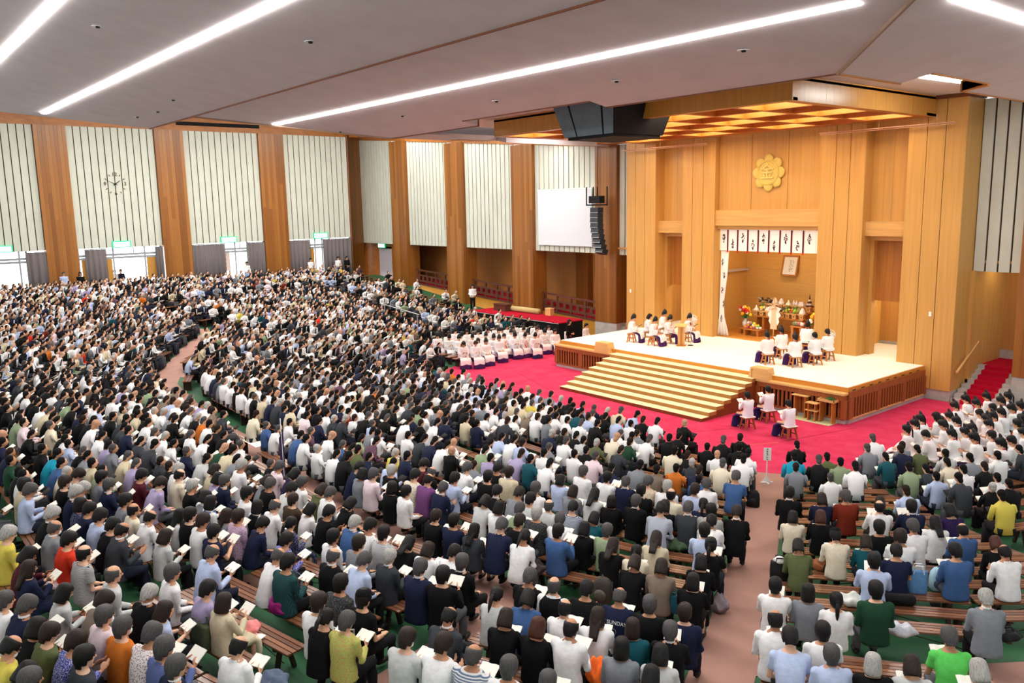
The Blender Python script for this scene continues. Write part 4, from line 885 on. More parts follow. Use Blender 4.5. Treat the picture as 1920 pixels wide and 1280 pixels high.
def shoes_mesh(P, name):
    mb = MB()
    for i, s in enumerate((-1, 1)): mb.ell(P.an[i]+Vector((s*.01, .07, -.066)), (.048, .135, .04), 12, 6); mb.tube([P.an[i]+Vector((0, 0, -.07)), P.an[i]+Vector((0, 0, .0))], [.046, .043], 10)
    me = mb.mesh(name, None, True); return me
# hair, in the head's own frame
def hair_mesh(kind):
    mb = MB(); n = 22
    prof = [(.014, .133), (.034, .129), (.054, .12), (.071, .104), (.082, .08), (.087, .05), (.088, .02), (.086, -.012), (.081, -.04), (.073, -.066), (.064, -.09), (.06, -.11)]
    if kind in ('bob', 'long'): prof = prof[:7]+[(.091, -.015), (.093, -.05), (.094, -.085), (.092, -.115), (.084, -.138)]
    depth = {'short': 12, 'thin': 12, 'bob': 12, 'long': 12, 'tail': 11, 'crop': 12}[kind]
    off = .006 if kind in ('crop', 'thin') else .0; rj = random.Random(len(kind))
    rs = []
    for r, z in prof[:depth]:
        fl = 1.03 if kind == 'bob' and z < .05 else 1.
        j_ = [rj.uniform(-.0028, .0032) for _ in range(n)]; rs.append([Vector(((r-off+j_[i])*fl*math.cos(2*PI*i/n), -.014+(r-off+j_[i])*1.2*fl*math.sin(2*PI*i/n)*(1 if math.sin(2*PI*i/n) > 0 else 1.02), z-off)) for i in range(n)])
    vs = [p for r in rs for p in r]; fs = []
    def keep(c):
        if kind == 'thin' and (c.z > .07 or c.y > .045): return False
        if kind == 'bob': lim = -.2 if c.y < .02 else (-.07 if c.y < .05 else .058)
        elif kind == 'long': lim = -.2 if c.y < .025 else (-.06 if c.y < .05 else .055)
        else: lim = -.104 if c.y < -.05 else (-.06 if c.y < -.02 else (-.022 if c.y < .03 else (.02 if c.y < .06 else .064)))
        return c.z > lim
    for k in range(len(rs)-1):
        for i in range(n):
            f = (k*n+i, k*n+(i+1) % n, (k+1)*n+(i+1) % n, (k+1)*n+i); c = sum((vs[j] for j in f), Vector())/4
            if keep(c): fs.append(f)
    if kind != 'thin': fs.append(tuple(range(n-1, -1, -1)))
    mb.add(vs, fs)
    o = obj('hair_tmp', mb.mesh('hair', None, True)); sd = o.modifiers.new('s', 'SOLIDIFY'); sd.thickness = .014; sd.offset = -1
    dg = bpy.context.evaluated_depsgraph_get(); me = bpy.data.meshes.new_from_object(o.evaluated_get(dg)); bpy.data.objects.remove(o)
    bm = bmesh.new(); bm.from_mesh(me)
    def extra(m2):
        t = m2.mesh('t', None, True); bm.from_mesh(t); bpy.data.meshes.remove(t)
    if kind == 'long': extra(MB().rings([ering((0, -.075-.02*k, -.02-.075*k), .085-.006*k, .045-.003*k, 14) for k in range(5)]))
    if kind == 'tail':
        extra(MB().ell((0, -.125, .01), (.035, .03, .035))); extra(MB().tube([(0, -.13, .0), (0, -.155, -.09), (0, -.15, -.2), (0, -.135, -.29)], [.028, .034, .028, .006], 8))
    bm.to_mesh(me); bm.free(); me.name = 'hair_'+kind; me.polygons.foreach_set('use_smooth', [True]*len(me.polygons)); me.materials.clear(); me.materials.append(None); return me
HAIR = {k: hair_mesh(k) for k in ('short', 'thin', 'bob', 'long', 'tail', 'crop')}
def cap_mesh(visor=False):
    mb = MB(); n = 18
    if visor: mb.rings([[Vector((.094*math.cos(2*PI*i/n), -.014+.117*math.sin(2*PI*i/n), z)) for i in range(n)] for z in (.045, .085)], False)
    else: mb.lathe([(.097, 0), (.1, .04), (.085, .085), (.05, .105), (0, .112)], (0, 0, .035), n)
    if not visor: mb.v = [(x, y*1.22-.014, z) for x, y, z in mb.v]
    mb.prism([(.085*math.cos(a), .07+.1*math.sin(a), .046) for a in np.linspace(0, PI, 10)], (0, 0, .008))
    return mb.mesh('cap', None, True)
CAP, VISOR = cap_mesh(), cap_mesh(True)
mb = MB()
for s in (-1, 1): mb.ell((s*.03, .083, .004), (.013, .009, .008), 8, 6); mb.ell((s*.03, .088, .024), (.02, .008, .004), 8, 4)
EYES = mb.mesh('eyes', mat('eye_dark', (34, 24, 22), .4, .4), True)
MOUTH = MB().ell((0, .087, -.063), (.022, .012, .007), 10, 6).mesh('mouth', mat('lips', (168, 92, 84), .6, .3), True)
mb = MB(); mb.ell((0, .066, -.058), (.05, .045, .048), 14, 8)
for s in (-1, 1): mb.tube([(s*.045, .075, -.04), (s*.08, .0, -.01)], .003, 4)
MASK = mb.mesh('face_mask', mat('mask_white', (238, 240, 244), .8, .2), True)
GLASSES = MB().tube([(-.08, .02, .005), (-.055, .098, .004), (0, .104, .004), (.055, .098, .004), (.08, .02, .005)], .0035, 5).mesh('glasses', M_black)
POSES = [make_pose(.05, .42, 'read'), make_pose(.12, .6, 'read', .02), make_pose(.02, .22, 'up'), make_pose(.03, .15, 'lap', .03), make_pose(.2, .8, 'lap', .03), make_pose(.06, .5, 'read', .0, .12)]
PM = []
for i, P in enumerate(POSES):
    d = dict(body=body_mesh(P, 'person_body_%d' % i), shirt=shirt_mesh(P, 'shirt_%d' % i), tee=shirt_mesh(P, 'tee_%d' % i, .013, .44, .62, False), jacket=shirt_mesh(P, 'jacket_%d' % i, .024, .39),
             top=shirt_mesh(P, 'top_%d' % i, .019, .41, 0, False), vest=shirt_mesh(P, 'vest_%d' % i, .02, .43, 0, False, 700, False), trousers=trousers_mesh(P, 'trousers_%d' % i), skirt=trousers_mesh(P, 'skirt_%d' % i, skirt=True), shoes=shoes_mesh(P, 'shoes_%d' % i))
    d['collar'] = MB().lathe([(.05, 0), (.069, -.004), (.064, .045), (.05, .045)], (0, P.cy(1.02)+.004, 1.018), 16).mesh('collar_%d' % i, None, True)
    PM.append(d)
M_skin = [mat('skin_%d' % i, c, .55, .35, .06, 6.) for i, c in enumerate([(214, 164, 132), (198, 146, 112), (224, 178, 150), (184, 130, 98)])]
HC = dict(k=(13, 11, 12), n=(38, 25, 19), g=(74, 72, 73), w=(172, 170, 166), R=(70, 34, 22), p=(232, 140, 150), r=(112, 30, 44))
M_hair = {k: mat('hair_'+k, c, .5, .3, .35, 30., bump=.5, bscale=55, stretch=(2.5, 2.5, .6)) for k, c in HC.items()}
CLR = dict(wh=('white', (232, 232, 234)), cr=('cream', (222, 212, 190)), lb=('pale blue', (178, 192, 224)), bl=('blue', (62, 92, 140)), nv=('navy', (26, 32, 58)), bk=('black', (14, 14, 16)), gy=('grey', (126, 130, 138)),
           dg=('charcoal', (54, 58, 64)), lg=('light grey', (192, 194, 194)), be=('beige', (206, 194, 166)), br=('dark brown', (66, 52, 42)), ta=('taupe', (122, 108, 96)), ol=('olive', (88, 96, 62)), gn=('dark green', (30, 66, 46)), sg=('sage green', (138, 156, 124)),
           tl=('teal', (22, 80, 92)), tq=('turquoise', (24, 142, 170)), rd=('red', (206, 56, 34)), ru=('rust red', (118, 42, 26)), yl=('yellow', (206, 190, 84)), pk=('pale pink', (226, 206, 214)), la=('lavender', (166, 154, 190)), pu=('deep purple', (44, 30, 72)),
           ma=('maroon', (78, 26, 36)), pl=('plum', (96, 66, 84)), lm=('bright green', (92, 200, 92)))
CLR['or'] = ('orange', (200, 112, 40))
PAT = dict(blF=((60, 66, 150), (220, 222, 236), 40), whF=((236, 232, 230), (150, 90, 100), 22), nvP=((34, 44, 92), (120, 136, 190), 34), bkS=((24, 24, 28), (222, 222, 222), 32), nvF=((26, 30, 58), (150, 150, 190), 30), pkF=((196, 166, 190), (110, 80, 120), 30),
           tlP=((20, 46, 50), (40, 84, 84), 30), whS=((228, 228, 230), (80, 84, 96), 34), blP=((40, 70, 140), (150, 60, 76), 22), crF=((222, 214, 196), (120, 110, 96), 26), dgF=((44, 46, 50), (104, 104, 104), 30), olF=((170, 178, 96), (196, 120, 90), 26), blS=((96, 116, 144), (214, 214, 214), 12),
           nvS=((26, 34, 62), (190, 196, 210), 24), beF=((206, 190, 166), (130, 120, 110), 26), gyP=((140, 146, 162), (186, 190, 204), 40), bkP=((30, 30, 34), (210, 210, 206), 26), gnF=((44, 70, 50), (128, 140, 96), 26), gyP2=((1, 1, 1), (1, 1, 1), 1), crS=((220, 210, 190), (60, 56, 60), 24),
           gyF=((176, 176, 180), (90, 90, 98), 26), bkF=((32, 28, 32), (150, 130, 130), 26), sgF=((130, 142, 96), (70, 90, 60), 26))
PATW = dict(F='patterned', P='checked', S='striped')
GAR = dict(s='shirt', t='tee', j='jacket', c='top', d='dress', v='vest', h='hoodie', k='kimono')
def cloth(code):
    if len(code) > 2 and code in PAT: a, b, s_ = PAT[code]; return pattern_mat('print_'+code, code[2], a, b, s_)
    nm, c = CLR[code[:2]]; return mat('cloth_'+code[:2], c, .85, .15, .08, 14., bump=.25, bscale=18)
def clword(code): return CLR[code[:2]][0]+((' '+PATW[code[2]]) if len(code) > 2 else '')
BOTTOMS = [mat('trousers_black', (22, 22, 26), .85, .15), mat('trousers_navy', (30, 34, 50), .85, .15), mat('trousers_grey', (86, 88, 94), .85, .15), mat('trousers_khaki', (150, 136, 104), .85, .15)]
M_shoe = mat('shoe_black', (20, 18, 18), .5, .4); M_shoew = mat('shoe_white', (214, 214, 214), .6, .3)
def setm(o, m):
    if len(o.data.materials) == 0: o.data.materials.append(None)
    o.material_slots[0].link = 'OBJECT'; o.material_slots[0].material = m; return o
HAIRW = dict(k='black-haired', n='brown-haired', g='grey-haired', w='white-haired', b='bald', t='balding', B='black-bobbed', N='brown-bobbed', L='long-black-haired', M='long-brown-haired', P='ponytailed', C='capped', W='silver-bobbed', R='auburn-haired', V='visored', p='pink-haired', r='red-haired')
def person(X, Y, Z, rz, code, gar, hair, masked=False, pose=0, bottom=0, scale=1., skin=0, name='person'):
    P, D = POSES[pose], PM[pose]
    o = obj(name, D['body'], None, (X, Y, Z), rz); o.scale = (scale,)*3; setm(o, M_skin[skin])
    cm = cloth(code)
    key = dict(s='shirt', t='tee', j='jacket', c='top', d='top', v='vest', h='jacket', k='jacket')[gar]
    if gar == 'v' and code == 'yl': cm = cloth('gy')
    setm(obj({'s': 'shirt', 't': 'tee_shirt', 'j': 'jacket', 'c': 'blouse', 'd': 'dress_top', 'v': 'vest', 'h': 'hooded_top', 'k': 'kimono_top'}[gar], D[key], o), cm)
    if gar == 'v': setm(obj('shirt', D['shirt'], o), cloth('wh' if code[:2] != 'yl' else 'yl'))
    if gar == 'j': setm(obj('shirt_collar', D['collar'], o), cloth('wh'))
    if gar in 'dk': setm(obj('skirt', D['skirt'], o), cm)
    else: setm(obj('trousers', D['trousers'], o), BOTTOMS[bottom])
    setm(obj('shoes', D['shoes'], o), M_shoe if bottom != 3 else M_shoew)
    hk = {'k': 'short', 'n': 'short', 'g': 'short', 'w': 'short', 'b': 'thin', 't': 'thin', 'B': 'bob', 'N': 'bob', 'L': 'long', 'M': 'long', 'P': 'tail', 'C': 'short', 'W': 'bob', 'R': 'bob', 'V': 'tail', 'p': 'short', 'r': 'short'}[hair]
    hc = {'k': 'k', 'n': 'n', 'g': 'g', 'w': 'w', 'b': 'g', 't': 'k', 'B': 'k', 'N': 'n', 'L': 'k', 'M': 'n', 'P': 'k', 'C': 'k', 'W': 'w', 'R': 'R', 'V': 'k', 'p': 'p', 'r': 'r'}[hair]
    h = setm(obj('hair', HAIR[hk], o), M_hair[hc]); h.matrix_local = P.Mh
    for nm, me in (('eyes', EYES), ('face_mask', MASK) if masked else ('mouth', MOUTH)):
        e = obj(nm, me, o); e.matrix_local = P.Mh
    if hair in 'CV':
        c = setm(obj('cap' if hair == 'C' else 'visor', CAP if hair == 'C' else VISOR, o), cloth('bk')); c.matrix_local = P.Mh
    return o
# booklets
mb = MB()
for s in (-1, 1): mb.add([(0, -.105, .004), (s*.075, -.105, .018), (s*.148, -.105, .01), (s*.148, .105, .01), (s*.075, .105, .018), (0, .105, .004), (0, -.105, -.006), (s*.148, -.105, -.002), (s*.148, .105, -.002), (0, .105, -.006)],
                     [(0, 1, 4, 5), (1, 2, 3, 4), (6, 9, 8, 7), (2, 7, 8, 3), (0, 6, 7, 2, 1), (5, 4, 3, 8, 9)])
BOOK = mb.mesh('open_booklet', M_paper)
def book_matrix(P, scale):
    c = (P.wr[0]+P.wr[1])/2+Vector((0, .115, .075)); tilt = .65 if P.arms == 'up' else .42
    return Matrix.Diagonal((scale, scale, scale, 1)) @ Matrix.Translation(c) @ Matrix.Rotation(tilt, 4, 'X') @ Matrix.Diagonal((.78, .8, .9, 1))
def place_book(o, pose, lab, grp='open booklets in hand'):
    b = obj('booklet', BOOK); b.matrix_world = Matrix.Translation(o.location) @ Matrix.Rotation(o.rotation_euler.z, 4, 'Z') @ book_matrix(POSES[pose], o.scale.x); tag(b, lab, 'booklet', grp); return b

# robed celebrants
def robe_meshes(P, name):
    mb = MB(); rs = [ering((0, P.cy(z), z), rx+.035, ry+.035) for z, rx, ry in TR[1:-2]]; mb.rings(rs+[ering((0, P.cy(1.02), 1.02), .08, .075)])
    mb.rings([ering((0, y, z), rx, ry, 16) for y, z, rx, ry in ((-.14, .42, .2, .06), (-.03, .52, .25, .17), (.2, .53, .27, .12), (.42, .52, .27, .1), (.52, .42, .27, .07), (.54, .2, .28, .06))])
    for i, s in enumerate((-1, 1)):
        a, b, c = P.sh[i], P.el[i], P.el[i].lerp(P.wr[i], .9)
        mb.ell(a, (.085, .08, .07), 10, 8); mb.tube([a, b], [.075, .085], 12)
        # wide hanging sleeve
        rr_ = []
        for q, dr, wd_ in ((a.lerp(b, .55), .12, .05), (b, .22, .055), (b.lerp(c, .5), .27, .055), (c, .3, .05)):
            rr_.append([q+Vector((s*wd_*math.cos(t), .05*math.sin(t)*.6, -dr*.5+dr*.5*math.sin(t)+.05)) for t in np.linspace(0, 2*PI, 13)[:-1]])
        mb.rings(rr_)
    robe = remesh(mb, .017, 1700, 4, 'robe_'+name)
    hk = MB(); hk.rings([ering((0, y, z), rx, ry, 16) for y, z, rx, ry in ((.02, .5, .2, .15), (.3, .46, .25, .16), (.46, .36, .27, .12), (.49, .12, .29, .13), (.5, .015, .3, .14))])
    hak = remesh(hk, .018, 500, 3, 'hakama_'+name)
    sash = MB(); sash.tube([(-.1, P.cy(.9)+.14, .92), (0, P.cy(.7)+.2, .72), (.03, .36, .6), (.05, .5, .45)], [.02, .028, .03, .026], 6, .3)
    col = MB().tube([(.07*math.cos(t), P.cy(1.02)+.075*math.sin(t), 1.03-.03*(math.sin(t) > 0)) for t in np.linspace(0, 2*PI, 15)], .014, 6)
    return dict(robe=robe, hakama=hak, sash=sash.mesh('sash', None, True), neckband=col.mesh('neckband', None, True))
RB = {i: robe_meshes(POSES[i], str(i)) for i in (0, 1, 3)}
mb = MB(); mb.lathe([(.096, 0), (.102, .04), (.096, .09), (.072, .12), (0, .13)], (0, 0, .03), 18); mb.v = [(x, y*1.2-.014, z) for x, y, z in mb.v]
mb.ell((0, -.07, .15), (.055, .045, .1), 12, 8)
HATM = mb.mesh('court_hat', None, True)
TAILM = MB().tube([(0, .02, .02), (0, -.05, .0), (.01, -.085, -.12), (.01, -.1, -.34)], [.02, .026, .026, .022], 6, .25).mesh('hat_tail', None, True)
mb = MB(); mb.lathe([(.094, 0), (.097, .05), (.082, .12), (.055, .17), (0, .19)], (0, 0, .028), 18); mb.v = [(x, y*1.18-.02-.25*max(0, z-.1), z) for x, y, z in mb.v]
EBOSHI = mb.mesh('tall_hat', None, True)
M_robe = [mat('robe_white', (234, 234, 236), .85, .15, .03, 12., bump=.3, bscale=14), mat('robe_blush', (234, 226, 228), .85, .15, .03, 12., bump=.3, bscale=14), mat('robe_cool', (228, 230, 236), .85, .15, .03, 12., bump=.3, bscale=14)]
M_hak = mat('hakama_purple', (62, 26, 84), .8, .2); M_hakn = mat('hakama_navy', (38, 30, 78), .8, .2); M_hat = mat('hat_black', (16, 17, 20), .45, .4); M_sash = mat('sash_orange', (230, 92, 40), .8, .2); M_redband = mat('neckband_red', (196, 50, 50), .8, .2)
def robed(X, Y, Z, rz, hat, pose=0, robe=0, hak=0, sash=False, hair='k', scale=1., name='person'):
    P, D = POSES[pose], RB[pose]
    o = obj(name, PM[pose]['body'], None, (X, Y, Z), rz); o.scale = (scale,)*3; setm(o, M_skin[int(abs(X*37+Y*11)) % 3])
    setm(obj('robe', D['robe'], o), M_robe[robe]); setm(obj('hakama', D['hakama'], o), M_hakn if hak else M_hak)
    setm(obj('neckband', D['neckband'], o), M_redband if robe != 2 else M_robe[2])
    if sash: setm(obj('sash', D['sash'], o), M_sash)
    h = setm(obj('hair', HAIR['short' if hair != 'B' else 'bob'], o), M_hair['n' if hair == 'n' else 'g' if hair == 'g' else 'k']); h.matrix_local = P.Mh
    for nm, me in (('eyes', EYES), ('mouth', MOUTH)): e = obj(nm, me, o); e.matrix_local = P.Mh
    if hat:
        c = setm(obj('hat', HATM if hat == 1 else EBOSHI, o), M_hat); c.matrix_local = P.Mh
        if hat == 1: t = setm(obj('hat_tail', TAILM, o), M_hat); t.location = P.Mh @ Vector((0, -.1, .1))
    return o
# standing figure
def standing_meshes():
    P = Pose(); P.cy = lambda z: 0
    mb = MB(); Mh = Matrix.Translation((0, .03, 1.6)) @ Matrix.Rotation(-.1, 4, 'X'); P.Mh = Mh
    T2 = [(z+.42, rx, ry) for z, rx, ry in TR]
    sh = [Vector((s*.185, 0, 1.365)) for s in (-1, 1)]; el = [Vector((s*.25, .0, 1.1)) for s in (-1, 1)]; wr = [Vector((s*.12, .2, .98)) for s in (-1, 1)]
    hp = [Vector((s*.09, 0, .88)) for s in (-1, 1)]; kn = [Vector((s*.1, .02, .48)) for s in (-1, 1)]; an = [Vector((s*.1, 0, .09)) for s in (-1, 1)]
    head_parts(mb, Mh, (0, 0, 1.39)); mb.rings([ering((0, 0, z), rx*.94, ry*.92) for z, rx, ry in T2])
    for i, s in enumerate((-1, 1)):
        mb.tube([sh[i], el[i], wr[i]], [.05, .039, .027], 10); hand(mb, wr[i], (-s*.7, .7, -.1), (0, .3, 1), (-s*.2, .2, .9), .4)
        mb.tube([hp[i], kn[i], an[i]], [.09, .057, .04], 10); mb.ell(an[i]+Vector((0, .07, -.05)), (.04, .12, .035))
    d = dict(body=remesh(mb, .011, 2200, 3, 'standing_body')); 
    def top(ext, hem, nm):
        m = MB(); m.rings([ering((0, 0, z), rx+ext, ry+ext) for z, rx, ry in T2[1:-1] if z > hem]+[ering((0, 0, 1.44), .078, .07)])
        for i in (0, 1): m.ell(sh[i], (.075,)*3); m.tube([sh[i], el[i], el[i].lerp(wr[i], .9)], [.06, .052, .042], 10)
        return remesh(m, .015, 800, 3, nm)
    d['shirt'] = top(.014, .85, 'standing_shirt'); d['jacket'] = top(.026, .8, 'standing_jacket'); m = MB(); m.ell((0, 0, .9), (.18, .14, .1))
    for i in (0, 1): m.tube([hp[i], kn[i], an[i]], [.1, .078, .07], 10)
    d['trousers'] = remesh(m, .016, 500, 3, 'standing_trousers'); m = MB()
    for i in (0, 1): m.ell(an[i]+Vector((0, .07, -.052)), (.046, .135, .04))
    d['shoes'] = m.mesh('standing_shoes', None, True); m = MB(); m.rings([ering((0, 0, z), rx, ry) for z, rx, ry in ((1.06, .17, .13), (.9, .21, .16), (.3, .27, .2), (.03, .3, .22))]); d['hakama'] = m.mesh('standing_hakama', None, True); d['P'] = P
    return d
STD = standing_meshes()
def stand(X, Y, Z, rz, code, gar, hair, lab, hakama=False):
    o = obj('person', STD['body'], None, (X, Y, Z), rz); setm(o, M_skin[0]); setm(obj('jacket' if gar == 'j' else 'shirt', STD['jacket' if gar == 'j' else 'shirt'], o), cloth(code))
    if hakama: setm(obj('hakama', STD['hakama'], o), M_hak)
    else: setm(obj('trousers', STD['trousers'], o), BOTTOMS[0])
    setm(obj('shoes', STD['shoes'], o), M_shoe); h = setm(obj('hair', HAIR['bob' if hair == 'B' else 'short'], o), M_hair['k' if hair in 'kB' else hair]); h.matrix_local = STD['P'].Mh
    for nm, me in (('eyes', EYES), ('mouth', MOUTH)): e = obj(nm, me, o); e.matrix_local = STD['P'].Mh
    tag(o, lab, 'person'); return o
